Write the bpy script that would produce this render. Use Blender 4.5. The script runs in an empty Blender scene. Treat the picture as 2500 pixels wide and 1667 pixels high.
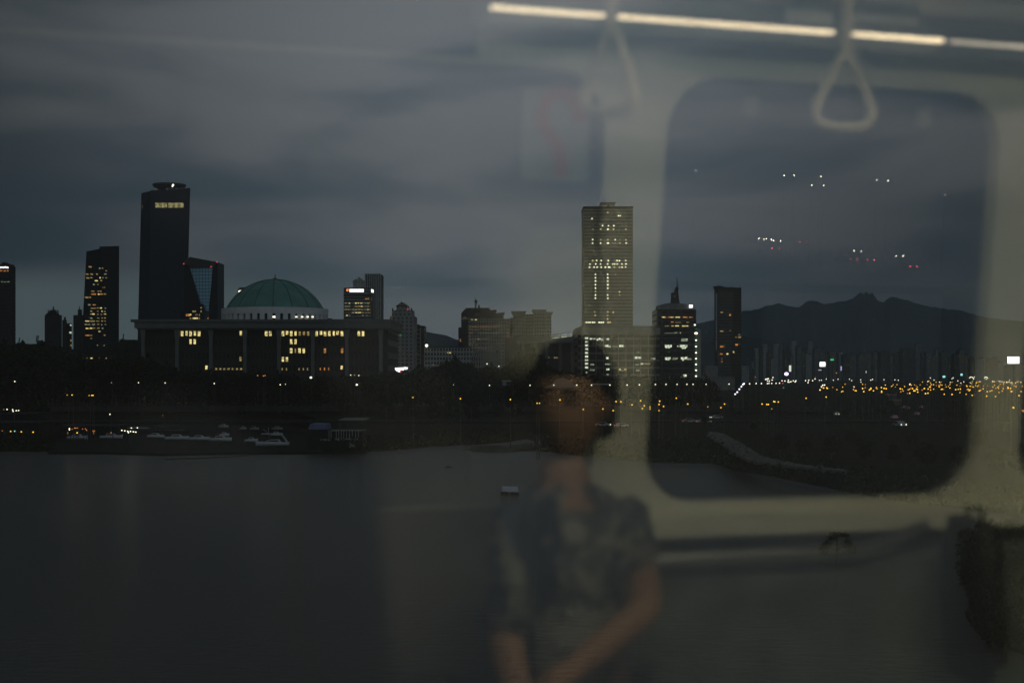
import bpy, bmesh, math, random
from mathutils import Vector, Matrix, noise
R = math.radians
random.seed(7)
scn = bpy.context.scene
col = scn.collection

# ---------------------------------------------------------------- camera
CAM = Vector((0, 0, 20.0))
F, HY = 3472.2, 915.0            # focal length in pixels of the 2500 px photograph, row of the horizon
cd = bpy.data.cameras.new('camera'); cam = bpy.data.objects.new('camera', cd); col.objects.link(cam)
cam.location = CAM; cam.rotation_euler = (R(90), 0, 0)
cd.lens = 50; cd.sensor_width = 36; cd.sensor_fit = 'HORIZONTAL'
cd.shift_y = (HY - 833.5) / 2500
cd.clip_start = 0.01; cd.clip_end = 40000
cd.dof.use_dof = True; cd.dof.focus_distance = 900; cd.dof.aperture_fstop = 2.4; cd.dof.aperture_blades = 9
scn.camera = cam

# ---------------------------------------------------------------- sky (overcast dusk, afterglow behind the camera)
w = bpy.data.worlds.new("World"); scn.world = w; w.use_nodes = True
nt = w.node_tree; nt.nodes.clear()
def N(t, **k):
    n = nt.nodes.new(t)
    for a, b in k.items(): setattr(n, a, b)
    return n
def L(a, b): nt.links.new(a, b)
def M(op, a, b=None, c=None):
    n = N('ShaderNodeMath', operation=op)
    for i, v in enumerate((a, b, c)):
        if v is None: continue
        if isinstance(v, (int, float)): n.inputs[i].default_value = v
        else: L(v, n.inputs[i])
    return n.outputs[0]
def MIX(fac, a, b, bt='MIX'):
    n = N('ShaderNodeMix', data_type='RGBA', blend_type=bt)
    for i, v in ((0, fac), (6, a), (7, b)):
        if isinstance(v, (int, float)): n.inputs[i].default_value = v
        elif isinstance(v, tuple): n.inputs[i].default_value = (*v, 1)
        else: L(v, n.inputs[i])
    return n.outputs[2]
tc = N('ShaderNodeTexCoord'); sep = N('ShaderNodeSeparateXYZ'); L(tc.outputs['Generated'], sep.inputs[0])
X, Y, Z = sep.outputs
mp = N('ShaderNodeMapping'); mp.inputs['Scale'].default_value = (2.2, 2.2, 9.0); mp.inputs['Rotation'].default_value = (0, R(-4), 0)
mp.inputs['Location'].default_value = (0.35, 0.2, 0.1)
L(tc.outputs['Generated'], mp.inputs[0])
n1 = N('ShaderNodeTexNoise'); n1.inputs['Scale'].default_value = 2.0; n1.inputs['Detail'].default_value = 4; n1.inputs['Roughness'].default_value = .45
n1.inputs['Distortion'].default_value = .3
L(mp.outputs[0], n1.inputs[0])
mr = N('ShaderNodeMapRange'); mr.interpolation_type = 'SMOOTHSTEP'; L(n1.outputs[0], mr.inputs[0]); mr.inputs[1].default_value = .37; mr.inputs[2].default_value = .66
def RAMP(v, a, b, c, d, smooth=True):
    n = N('ShaderNodeMapRange')
    if smooth: n.interpolation_type = 'SMOOTHSTEP'
    L(v, n.inputs[0])
    for i, k in enumerate((a, b, c, d)): n.inputs[i+1].default_value = k
    return n.outputs[0]
cl = MIX(mr.outputs[0], (.060, .086, .108), (.136, .150, .166))
# brighter sky ahead, dimmer sides; the unseen overhead is dimmed to darken the water
lx = M('MULTIPLY', RAMP(X, -.42, -.03, .33, 1.0), RAMP(M('SUBTRACT', Z, M('MULTIPLY', X, .8)), .48, .80, 1.0, .45)); rx = RAMP(X, .02, .36, 1.0, .50)
top = M('MULTIPLY', RAMP(Z, .26, .60, 1.0, .62), RAMP(Z, .10, .24, .92, 1.16))
low = M('MULTIPLY', RAMP(Z, .16, .04, 0, 1), RAMP(X, .03, .25, 0, .48))
west = M('ADD', 1.0, M('MULTIPLY', RAMP(Y, .3, -.5, 0, 3.6), RAMP(Z, .10, .45, 0, 1)))
k = M('MULTIPLY', M('MULTIPLY', lx, rx), M('MULTIPLY', top, M('SUBTRACT', 1.0, low)))
cl = MIX(1.0, cl, M('MULTIPLY', k, west), 'MULTIPLY')
# clearer pale strip low on the left
gl = M('MULTIPLY', RAMP(Z, .080, .052, 0, 1), RAMP(X, .02, -.26, .10, .95))
cl = MIX(gl, cl, (.082, .108, .114))
sk = N('ShaderNodeTexSky', sky_type='NISHITA', sun_disc=False); sk.sun_elevation = R(-3); sk.sun_rotation = R(180)
bgs = N('ShaderNodeBackground'); L(sk.outputs[0], bgs.inputs[0]); bgs.inputs[1].default_value = .05
bgc = N('ShaderNodeBackground'); L(cl, bgc.inputs[0]); bgc.inputs[1].default_value = 1.0
ad = N('ShaderNodeAddShader'); L(bgs.outputs[0], ad.inputs[0]); L(bgc.outputs[0], ad.inputs[1])
wo = N('ShaderNodeOutputWorld'); L(ad.outputs[0], wo.inputs[0])

# the sun has set behind the camera: only its last, very soft light
sd = bpy.data.lights.new('sun', 'SUN'); sd.energy = .012; sd.angle = R(12); sd.color = (1, .93, .85)
so = bpy.data.objects.new('sun', sd); col.objects.link(so); so.rotation_euler = (R(75), 0, R(0))

vs = scn.view_settings; scn.display_settings.display_device = 'sRGB'
vs.view_transform = 'Standard'; vs.look = 'None'; vs.exposure = 0; vs.gamma = 1; vs.use_curve_mapping = False
scn.render.engine = 'CYCLES'
scn.cycles.max_bounces = 8; scn.cycles.transparent_max_bounces = 16; scn.cycles.glossy_bounces = 4; scn.cycles.diffuse_bounces = 3
scn.cycles.caustics_reflective = False; scn.cycles.caustics_refractive = False

# ---------------------------------------------------------------- helpers
def P(px, py, D):                       # a pixel of the photograph at distance D
    return Vector(((px - 1250) / F * D, D, CAM.z + (HY - py) / F * D))
def srgb(r, g, b):
    return tuple(((c / 255 + .055) / 1.055) ** 2.4 if c > 10 else c / 255 / 12.92 for c in (r, g, b))

class MB:
    def __init__(s): s.v = []; s.f = []
    def add(s, vs_, fs):
        o = len(s.v); s.v += [Vector(v) for v in vs_]; s.f += [[i + o for i in f] for f in fs]; return s
    def box(s, x0, x1, y0, y1, z0, z1):
        return s.add([(x0,y0,z0),(x1,y0,z0),(x1,y1,z0),(x0,y1,z0),(x0,y0,z1),(x1,y0,z1),(x1,y1,z1),(x0,y1,z1)],
                     [(0,3,2,1),(4,5,6,7),(0,1,5,4),(1,2,6,5),(2,3,7,6),(3,0,4,7)])
    def pbox(s, px0, px1, pt, pb, D, dep):    # box given in photo pixels at distance D
        a = P(px0, pb, D); b = P(px1, pt, D)
        return s.box(a.x, b.x, D, D + dep, a.z, b.z)
    def gbox(s, px0, px1, pt, D, dep, z0=2.0):
        a = P(px0, pt, D); b = P(px1, pt, D)
        return s.box(a.x, b.x, D, D + dep, z0, b.z)
    def prism(s, pts, dv):                    # closed polygon (3-D points) swept along dv
        n = len(pts); pts = [Vector(p) for p in pts]; dv = Vector(dv)
        return s.add(pts + [p + dv for p in pts], [list(range(n)), list(range(2*n-1, n-1, -1))] + [(i, i+n, (i+1) % n + n, (i+1) % n) for i in range(n)])
    def ppoly(s, pix, D, dep): return s.prism([P(x, y, D) for x, y in pix], (0, dep, 0))
    def tube(s, pts, r, n=8):
        pts = [Vector(p) for p in pts]; k = len(pts); rr = r if isinstance(r, (list, tuple)) else [r] * k
        o = len(s.v)
        for i, p in enumerate(pts):
            d = (pts[min(i+1, k-1)] - pts[max(i-1, 0)]).normalized()
            a = d.orthogonal().normalized() if i == 0 else (a - d * a.dot(d)).normalized()
            b = d.cross(a)
            for j in range(n):
                t = 2 * math.pi * j / n; s.v.append(p + (a * math.cos(t) + b * math.sin(t)) * rr[i])
        for i in range(k - 1):
            for j in range(n):
                s.f.append([o+i*n+j, o+i*n+(j+1) % n, o+(i+1)*n+(j+1) % n, o+(i+1)*n+j])
        s.f.append([o+j for j in range(n)][::-1]); s.f.append([o+(k-1)*n+j for j in range(n)])
        return s
    def ball(s, c, r, nu=10, nv=6, sq=(1, 1, 1)):
        c = Vector(c); o = len(s.v)
        for i in range(nv + 1):
            ph = math.pi * i / nv
            for j in range(nu):
                t = 2 * math.pi * j / nu
                s.v.append(c + Vector((r*sq[0]*math.sin(ph)*math.cos(t), r*sq[1]*math.sin(ph)*math.sin(t), r*sq[2]*math.cos(ph))))
        for i in range(nv):
            for j in range(nu):
                s.f.append([o+i*nu+j, o+(i+1)*nu+j, o+(i+1)*nu+(j+1) % nu, o+i*nu+(j+1) % nu])
        return s
    def build(s, name, mat, parent=None, smooth=False, origin=None, mats=None):
        me = bpy.data.meshes.new(name)
        off = Vector(origin) if origin is not None else Vector((0, 0, 0))
        base = wpos.get(parent.name, Vector((0, 0, 0))) if parent else Vector((0, 0, 0))
        o_ = off if origin is not None else base
        me.from_pydata([v - o_ for v in s.v], [], s.f)
        bm = bmesh.new(); bm.from_mesh(me); bmesh.ops.recalc_face_normals(bm, faces=bm.faces); bm.to_mesh(me); bm.free()
        me.materials.append(mat)
        if smooth:
            for p in me.polygons: p.use_smooth = True
        ob = bpy.data.objects.new(name, me); col.objects.link(ob)
        ob.location = o_ - base
        if parent: ob.parent = parent
        wpos[ob.name] = o_
        return ob
wpos = {}
def tag(o, label=None, cat=None, group=None, kind=None):
    if label: o['label'] = label
    if cat: o['category'] = cat
    if group: o['group'] = group
    if kind: o['kind'] = kind
    return o
def thing(name, label, cat, loc, group=None):
    o = bpy.data.objects.new(name, None); col.objects.link(o); o.location = loc; o.empty_display_size = .1
    wpos[o.name] = Vector(loc)
    return tag(o, label, cat, group)
def struct(mb, name, mat, smooth=False, kind='structure'):
    return tag(mb.build(name, mat, None, smooth), kind=kind)
def copy_thing(root, loc, label=None, scale=None, rz=None, head=None, group=None):
    r = root.copy(); col.objects.link(r); r.location = loc
    if scale: r.scale = scale
    if rz is not None: r.rotation_euler.z = rz
    if label: r['label'] = label
    if group: r['group'] = group
    for ch in list(root.children):
        c = ch.copy(); col.objects.link(c); c.parent = r
        for g in list(ch.children):
            e = g.copy(); col.objects.link(e); e.parent = c
    return r

# ---------------------------------------------------------------- materials
def mat(name, c, rough=.8, metal=0.0, var=.25, scale=.6, spec=.4, bump=0.0):
    m = bpy.data.materials.new(name); m.use_nodes = True; t = m.node_tree; b = t.nodes['Principled BSDF']
    tcn = t.nodes.new('ShaderNodeTexCoord'); nz = t.nodes.new('ShaderNodeTexNoise'); nz.inputs['Scale'].default_value = scale; nz.inputs['Detail'].default_value = 5
    t.links.new(tcn.outputs['Object'], nz.inputs[0])
    rmp = t.nodes.new('ShaderNodeMapRange'); rmp.inputs[3].default_value = 1 - var; rmp.inputs[4].default_value = 1 + var
    rmp.inputs[1].default_value = .3; rmp.inputs[2].default_value = .7
    t.links.new(nz.outputs[0], rmp.inputs[0])
    mx = t.nodes.new('ShaderNodeMix'); mx.data_type = 'RGBA'; mx.blend_type = 'MULTIPLY'; mx.inputs[0].default_value = 1
    mx.inputs[6].default_value = (*c, 1); t.links.new(rmp.outputs[0], mx.inputs[7]); t.links.new(mx.outputs[2], b.inputs['Base Color'])
    b.inputs['Roughness'].default_value = rough; b.inputs['Metallic'].default_value = metal; b.inputs['Specular IOR Level'].default_value = spec
    if bump:
        bp = t.nodes.new('ShaderNodeBump'); bp.inputs['Strength'].default_value = bump; t.links.new(nz.outputs[0], bp.inputs['Height']); t.links.new(bp.outputs[0], b.inputs['Normal'])
    return m
def emis(name, c, s=1.0, sample=False):
    m = bpy.data.materials.new(name); m.use_nodes = True; t = m.node_tree; b = t.nodes['Principled BSDF']
    b.inputs['Base Color'].default_value = (.05, .05, .05, 1); b.inputs['Emission Color'].default_value = (*c, 1); b.inputs['Emission Strength'].default_value = s
    if not sample: m.cycles.emission_sampling = 'NONE'
    return m
def lit(name, c, s=1.0, cell=1.0):       # a lit pane: blinds and furniture break the light up
    m = emis(name, c, s); t = m.node_tree; b = t.nodes['Principled BSDF']
    tcn = t.nodes.new('ShaderNodeTexCoord'); nz = t.nodes.new('ShaderNodeTexNoise'); nz.inputs['Scale'].default_value = cell; nz.inputs['Detail'].default_value = 3
    rmp = t.nodes.new('ShaderNodeMapRange'); rmp.inputs[1].default_value = .38; rmp.inputs[2].default_value = .62; rmp.inputs[3].default_value = .35 * s; rmp.inputs[4].default_value = 1.25 * s
    t.links.new(tcn.outputs['Object'], nz.inputs[0]); t.links.new(nz.outputs[0], rmp.inputs[0]); t.links.new(rmp.outputs[0], b.inputs['Emission Strength'])
    return m
def facade(name, wall, glass, sx, sz, fx, fz, rough=.15, offz=0.0, grough=None):
    """wall with a regular grid of window openings (pitch sx, sz in metres; fx, fz = glazed share)"""
    m = mat(name, wall, .75, 0, .2, .15, .18); t = m.node_tree; b = t.nodes['Principled BSDF']
    src = b.inputs['Base Color'].links[0].from_socket
    g = t.nodes.new('ShaderNodeNewGeometry'); s = t.nodes.new('ShaderNodeSeparateXYZ'); t.links.new(g.outputs['Position'], s.inputs[0])
    def mm(op, a, bb=None):
        n = t.nodes.new('ShaderNodeMath'); n.operation = op
        for i, v in enumerate((a, bb)):
            if v is None: continue
            if isinstance(v, (int, float)): n.inputs[i].default_value = v
            else: t.links.new(v, n.inputs[i])
        return n.outputs[0]
    h = mm('ADD', s.outputs[0], s.outputs[1])
    a = mm('LESS_THAN', mm('FRACT', mm('DIVIDE', h, sx)), fx)
    c = mm('LESS_THAN', mm('FRACT', mm('DIVIDE', mm('ADD', s.outputs[2], offz), sz)), fz)
    sn = t.nodes.new('ShaderNodeSeparateXYZ'); t.links.new(g.outputs['Normal'], sn.inputs[0])
    up = mm('LESS_THAN', mm('ABSOLUTE', sn.outputs[2]), .5)
    k = mm('MULTIPLY', mm('MULTIPLY', a, c), up)
    mx = t.nodes.new('ShaderNodeMix'); mx.data_type = 'RGBA'; t.links.new(k, mx.inputs[0]); t.links.new(src, mx.inputs[6]); mx.inputs[7].default_value = (*glass, 1)
    t.links.new(mx.outputs[2], b.inputs['Base Color'])
    r = t.nodes.new('ShaderNodeMapRange'); t.links.new(k, r.inputs[0]); r.inputs[3].default_value = .75; r.inputs[4].default_value = rough; t.links.new(r.outputs[0], b.inputs['Roughness'])
    return m

M_ = {}
M_['land'] = mat('land', (.008, .010, .005), .95, 0, .4, .02, .05, .2)
M_['asphalt'] = mat('asphalt', (.014, .015, .015), .95, 0, .2, .5, .05)
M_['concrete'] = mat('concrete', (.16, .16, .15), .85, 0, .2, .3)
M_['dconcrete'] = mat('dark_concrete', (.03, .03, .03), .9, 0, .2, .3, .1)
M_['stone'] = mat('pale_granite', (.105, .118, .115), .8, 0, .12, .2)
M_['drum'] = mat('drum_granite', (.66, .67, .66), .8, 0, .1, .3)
M_['dark_wall'] = mat('recessed_wall', (.05, .05, .048), .7, 0, .15, .3)  # one even dark wall colour
M_['copper'] = mat('green_copper', (.10, .235, .205), .75, 0, .22, .12)
M_['seam'] = mat('dark_seam', (.04, .14, .12), .7)
M_['dglass'] = mat('dark_glass', (.012, .014, .016), .25, 0, .2, .2, .2)
M_['nglass'] = mat('night_glass', (.008, .010, .016), .4, 0, .2, .2, .12)
M_['bglass'] = mat('blue_glass', (.10, .20, .26), .3, .3, .2, .15, .6)
M_['steel'] = mat('grey_steel', (.25, .25, .25), .5, .6)
M_['dsteel'] = mat('dark_steel', (.04, .04, .04), .6, .4)
M_['pole'] = mat('lamp_pole', (.05, .05, .05), .6, .5)
M_['leaf'] = mat('leaves', (.012, .018, .008), .9, 0, .5, .8, .2)
M_['bark'] = mat('bark', (.06, .045, .03), .95, 0, .3, 3)
M_['hill'] = mat('mountain_forest', (.022, .03, .03), .95, 0, .3, .002, .1)
M_['white'] = mat('white_gelcoat', (.38, .39, .40), .4, 0, .05)
M_['dwhite'] = mat('weathered_white', (.26, .27, .28), .5, 0, .15)
M_['rock'] = mat('revetment_rock', (.11, .11, .095), .95, 0, .5, .7, .2, .5)
M_['sand'] = mat('wet_sand', (.10, .098, .085), .8, 0, .3, .2)
M_['blueroof'] = mat('blue_roof', (.12, .15, .28), .7)
M_['tyre'] = mat('tyre_rubber', (.02, .02, .02), .9)
M_['dot'] = lit('bright_pane', srgb(244, 246, 205), 1.9, .9)
M_['yel'] = lit('warm_lit_pane', srgb(250, 228, 150), 1.0, .9)
M_['yeld'] = lit('dim_lit_pane', srgb(185, 160, 100), .6, 1.2)
M_['org'] = lit('orange_lit_pane', srgb(215, 140, 70), .8, .6)
M_['wht'] = lit('cool_lit_pane', srgb(225, 235, 205), 1.0, .7)
M_['whtd'] = lit('dim_cool_pane', srgb(150, 160, 135), .7, .8)
E_ = {'w': emis('white_lamp_light', (1, .95, .72), 2.2), 'a': emis('amber_lamp_light', (1, .56, .04), 2.0), 'b': emis('blue_white_lamp_light', (.85, .85, 1), 2.6),
      'r': emis('red_light', (1, .06, .08), 1.3), 'g': emis('green_light', (.05, .8, .3), .8), 'c': emis('cyan_light', (.35, .9, .8), 1.2),
      'o': emis('orange_light', (1, .35, .08), .9), 'v': emis('violet_light', (.75, .6, 1), 3), 's': emis('sign_white_light', (1, 1, .97), 2.2)}

# ================================================================ SETTING: water, land, mountains
def water():
    m = bpy.data.materials.new('river_water'); m.use_nodes = True; t = m.node_tree; b = t.nodes['Principled BSDF']
    b.inputs['Base Color'].default_value = (.105, .103, .098, 1); b.inputs['Roughness'].default_value = .12; b.inputs['IOR'].default_value = 1.33
    tcn = t.nodes.new('ShaderNodeTexCoord'); mpn = t.nodes.new('ShaderNodeMapping'); mpn.inputs['Scale'].default_value = (.55, 1.0, 1); mpn.inputs['Rotation'].default_value = (0, 0, R(12))
    t.links.new(tcn.outputs['Object'], mpn.inputs[0])
    a = t.nodes.new('ShaderNodeTexNoise'); a.inputs['Scale'].default_value = 1.1; a.inputs['Detail'].default_value = 9; a.inputs['Roughness'].default_value = .72
    c = t.nodes.new('ShaderNodeTexNoise'); c.inputs['Scale'].default_value = .03; c.inputs['Detail'].default_value = 2
    t.links.new(mpn.outputs[0], a.inputs[0]); t.links.new(mpn.outputs[0], c.inputs[0])
    r = t.nodes.new('ShaderNodeMapRange'); t.links.new(c.outputs[0], r.inputs[0]); r.inputs[3].default_value = .55; r.inputs[4].default_value = 1.0
    bp = t.nodes.new('ShaderNodeBump'); bp.inputs['Distance'].default_value = .5; t.links.new(r.outputs[0], bp.inputs['Strength']); t.links.new(a.outputs[0], bp.inputs['Height'])
    t.links.new(bp.outputs[0], b.inputs['Normal'])
    return m
struct(MB().add([(-15000, -15000, 0), (15000, -15000, 0), (15000, 15000, 0), (-15000, 15000, 0)], [(0, 1, 2, 3)]), 'water', water())

shore = [(-700,1101),(-50,1101),(120,1103),(150,1060),(165,1041),(300,1040),(500,1040),(740,1041),(765,1060),(775,1104),(850,1104),(960,1100),(1066,1089),(1142,1086),(1219,1081),(1262,1078),(1290,1090),
         (1330,1102),(1400,1111),(1500,1120),(1600,1129),(1740,1131),(1790,1147),(1880,1162),(1990,1184),(2080,1203),(2160,1219),(2280,1232),(2400,1246),(2600,1272),(3400,1400)]
def dist0(py, z=0): return (CAM.z - z) * F / (py - HY)
sp = []
for (x0, y0), (x1, y1) in zip(shore, shore[1:]):
    k = max(1, int(abs(x1 - x0) / 14))
    for i in range(k):
        t = i / k; px = x0 + (x1-x0)*t; py = y0 + (y1-y0)*t + noise.noise(Vector((px*.05, 3, 0)))*2.2
        D = dist0(py); sp.append(Vector(((px - 1250) / F * D, D, 0)))
mb = MB(); n = len(sp); rows = []
for dz, dd in ((-1.5, -3), (.15, 0), (1.4, 4), (2.8, 14), (3.4, 40), (4.0, 110)):
    rows.append([p * (1 + dd / p.y) * 1.0 + Vector((0, 0, dz + .35 * noise.noise(Vector((p.x*.07, dd, 1))) * (dd > 0))) for p in sp])
rows.append([Vector((-16000 + 32000 * i / (n-1), 15000, 4)) for i in range(n)])
for r_ in rows: mb.v += r_
for k in range(len(rows) - 1):
    for i in range(n - 1): mb.f.append([k*n+i, k*n+i+1, (k+1)*n+i+1, (k+1)*n+i])
struct(mb, 'ground', M_['land'], True)

# added dark deck under the boats, standing in for dimly reflecting basin water
struct(MB().prism([P(x, y, dist0(y, .45)) for x, y in ((118,1104),(250,1104),(400,1108),(560,1105),(776,1104),(770,1036),(150,1036))], (0, 0, -.4)), 'added_basin_deck', M_['asphalt'])
# sand spit with shallow tongues reaching into the river
mb = MB()
pp = [(1128,1097),(1180,1093),(1240,1089),(1300,1092),(1330,1100),(1290,1100),(1230,1098),(1170,1099)]
mb.prism([P(x, y, dist0(y, .06)) for x, y in pp], (0, 0, -.5))
pp = [(400,1119),(480,1117),(560,1113),(620,1111),(560,1115),(480,1119.5),(400,1121)]
mb.prism([P(x, y, dist0(y, .06)) for x, y in pp], (0, 0, -.5))
struct(mb, 'mud_bank', M_['land'])
mb = MB()
pp = [(1150,1086),(1230,1080),(1300,1070),(1345,1066),(1360,1071),(1300,1080),(1240,1088)]
mb.prism([P(x, y, dist0(y, 1.6)) for x, y in pp], (0, 0, -2.5))
struct(mb, 'sand_shore', M_['sand'])

mb = MB()
pp = [(2372,1330),(2360,1400),(2385,1460),(2410,1520),(2440,1560),(2500,1580),(2700,1590),(2800,1330)]
mb.prism([P(x, y, dist0(y, .5)) for x, y in pp], (0, 0, -1.5))
struct(mb, 'islet', M_['land'])
# rock revetment running down to the river on the right bank
line = [(1732,1061,8),(1760,1070,20),(1790,1090,34),(1822,1108,26),(1850,1122,16),(1885,1128,8),(1930,1136,5),(2000,1146,4),(2060,1152,2)]
mb = MB(); rnd = random.Random(4)
for (x0, y0, t0), (x1, y1, t1) in zip(line, line[1:]):
    k = int(abs(x1 - x0) / 1.2)
    for i in range(k):
        t = i / k; th = t0 + (t1 - t0) * t
        for q in range(max(1, int(th / 3))):
            px = x0 + (x1-x0)*t + rnd.uniform(-3, 3); py = y0 + (y1-y0)*t + rnd.uniform(-.5, .5) * th
            D = dist0(py, 4.2); c = P(px, py, D); s = rnd.uniform(.35, .85)
            mb.ball(c, s, 5, 3, (rnd.uniform(.7, 1.3), 1.2, rnd.uniform(.45, .8)))
struct(mb, 'embankment', M_['rock'])

def ridge(prof, D, dep, name, m, amp):
    mb = MB(); xs = []
    for (x0, y0), (x1, y1) in zip(prof, prof[1:]):
        k = max(1, int((x1 - x0) / 3))
        for i in range(k): t = i / k; xs.append((x0 + (x1-x0)*t, y0 + (y1-y0)*t))
    xs.append(prof[-1]); n = len(xs); K = 14
    for k in range(K + 1):
        s = k / K
        for px, py in xs:
            p = P(px, py, D); h = p.z
            f_ = s ** 1.35
            nz = noise.fractal(Vector((p.x * .0016, s * 3, D)), 1, 2, 5)
            z = h * f_ * (1 + .25 * nz * (1 - f_)) + amp * noise.fractal(Vector((p.x * .02, s * 20, 1)), 1, 2, 3) * f_
            q_ = (D - dep * (1 - s)) / D; mb.v.append(Vector((p.x * q_, D * q_, max(z * (1 if s > .99 else q_), 2 if k else -5))))
    o = len(mb.v)
    for px, py in xs:
        p = P(px, py, D); mb.v.append(Vector((p.x, D + dep, 0)))
    for k in range(K + 1):
        for i in range(n - 1): mb.f.append([k*n+i, k*n+i+1, (k+1)*n+i+1, (k+1)*n+i])
    return struct(mb, name, m, True)
ridge([(1480,850),(1560,820),(1640,802),(1700,790),(1744,781),(1790,772),(1811,760),(1835,758),(1870,748),(1900,740),(1930,748),(1950,751),(1965,740),(1980,733),(1995,735),(2015,744),(2040,737),
       (2065,735),(2080,729),(2100,715),(2106,718),(2115,713),(2122,719),(2130,714),(2143,734),(2158,738),(2175,724),(2200,729),(2230,738),(2265,748),(2300,753),(2340,757),(2380,768),(2410,775),
       (2440,778),(2500,786),(2600,800),(2760,830),(2900,860)], 10500, 3200, 'mountain', M_['hill'], 9)
ridge([(700,905),(900,870),(990,832),(1036,815),(1045,811),(1060,813),(1090,819),(1112,828),(1150,840),(1260,870),(1350,905)], 7000, 1500, 'distant_hill', M_['hill'], 5)
ridge([(1560,905),(1640,870),(1700,838),(1720,830),(1760,822),(1800,818),(1850,826),(1920,838),(2000,850),(2120,880),(2200,905)], 6500, 900, 'wooded_hill', M_['hill'], 5)
# low black rise with roofs under the skyline at the far left
ridge([(-400,860),(-100,845),(40,843),(110,840),(150,846),(210,858),(290,834),(330,833),(370,850),(500,880),(640,905)], 1250, 200, 'low_hill', M_['land'], 1.2)

# ================================================================ BUILDINGS
GZ = 2.0
def bthing(name, label, px, D, cat='building', group=None):
    return thing(name, label, cat, (P(px, HY, D).x, D, GZ), group)
def panes(parent, items, D, m, name='window', jit=.3, stuffcap=100):
    """items: (cx, cy, w, h) in photo pixels; each a thin pane standing 5 cm proud of the facade at D"""
    for i, it in enumerate(items):
        cx, cy, w_, h_ = it[:4]; mm = m if len(it) < 5 else M_[it[4]]
        MB().pbox(cx - w_/2, cx + w_/2, cy - h_/2, cy + h_/2, D - .12, .1).build(name, mm, parent)

# --- dome hall ------------------------------------------------------------
D0 = 800.0
dh = bthing('domed_hall', 'broad colonnaded stone hall with green dome on a pale drum, yellow windows lit', 640, D0)
Z1 = P(0, 912, D0 + 6).z
body = MB(); a = P(342, 800, D0 + 6); b = P(948, 800, D0 + 6)
body.box(a.x, b.x, D0 + 6, D0 + 75, GZ, P(0, 803, D0 + 6).z)
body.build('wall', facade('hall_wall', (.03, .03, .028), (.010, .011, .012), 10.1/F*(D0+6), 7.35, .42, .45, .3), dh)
# entablature and oversailing roof slab; the right end runs back, as seen past the corner
XL, XR = P(328, 0, D0).x, P(954, 0, D0).x
BACK = D0 + 82
MB().box(XL + 1.2, XR - .6, D0 + .8, BACK - .8, P(0, 804.5, D0).z, P(0, 801, D0).z).build('entablature', M_['dark_wall'], dh)
MB().box(XL, XR, D0, BACK, P(0, 800.8, D0).z, P(0, 786, D0).z).build('roof', M_['stone'], dh)
MB().box(XL - 1.9, XR + .6, D0 - .8, BACK + 1, P(0, 786, D0).z + .01, P(0, 779.5, D0).z).build('cornice', M_['stone'], dh)
pitch = 83.1 / F * D0
xs = [P(347 + 83.1 * i, 0, D0).x for i in range(8)]
def column(x, y):
    mb = MB(); z0, z1 = GZ, P(0, 804.5, D0).z
    mb.box(x - 1.35, x + 1.35, y, y + 2.2, z0, z0 + 4)
    mb.add([(x-.95,y,z0+4),(x+.95,y,z0+4),(x+.95,y+2,z0+4),(x-.95,y+2,z0+4),(x-.95,y,z1-5.5),(x+.95,y,z1-5.5),(x+.95,y+2,z1-5.5),(x-.95,y+2,z1-5.5),
            (x-1.5,y-.3,z1),(x+1.5,y-.3,z1),(x+1.5,y+2.3,z1),(x-1.5,y+2.3,z1)],
           [(0,3,2,1),(0,1,5,4),(1,2,6,5),(2,3,7,6),(3,0,4,7),(4,5,9,8),(5,6,10,9),(6,7,11,10),(7,4,8,11),(8,9,10,11)])
    mb.build('column', M_['stone'], dh)
for x in xs: column(x, D0 + 1.5)
for i in range(1, 6): column(xs[-1] - .4, D0 + 1.5 + i * 15)
row = lambda xs_, y, h, m=None, w=6.2: [(x, y, w, h) + ((m,) if m else ()) for x in xs_]
W1 = row([444.6,465.2,486], 814.5, 12) + row([455.6,475.8,588], 813.5, 11, None, 5.2) + row([649.8,659.8,690.7,710.9,772.8,793.5,803.8,834.8,876,886.3], 814.5, 12) + row([700.8,783.5,824.2], 812.5, 9) \
    + row([721.5,815], 814, 11, None, 5) + row([731.8,742,752.2], 814, 10, 'yeld', 5.4)
W1 += row([465.1,475.2,710.9,721.3], 834, 12, None, 5.6) + row([710.7,731,741.4], 856, 12, None, 6) + row([721], 856, 11, 'yeld', 3) + row([793,835], 856, 11, 'org', 5.4)
W1 += row([587], 876, 11, 'yeld', 5) + row([690.6,700.4], 877, 11, 'yel', 5.4) + row([504,834.2], 897, 9, 'yel', 5.6)
W1 += [(527.5+10.2*i, 900.5, 5, 4.6, 'yeld') for i in range(7)] + [(689+10.3*i, 901, 2.8, 6, 'yeld') for i in (0,1,4,5,6)] + [(782+10.2*i, 900.5, 2.6, 7, 'org') for i in range(3)]
for cx, cy, w_, h_, *mm in W1:
    k = (D0 + 6) / D0
    f = MB().pbox(cx - w_/2, cx + w_/2, cy - h_/2, cy + h_/2, D0 + 5.8, .15).build('window', M_[mm[0]] if mm else M_['yel'], dh)
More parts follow.
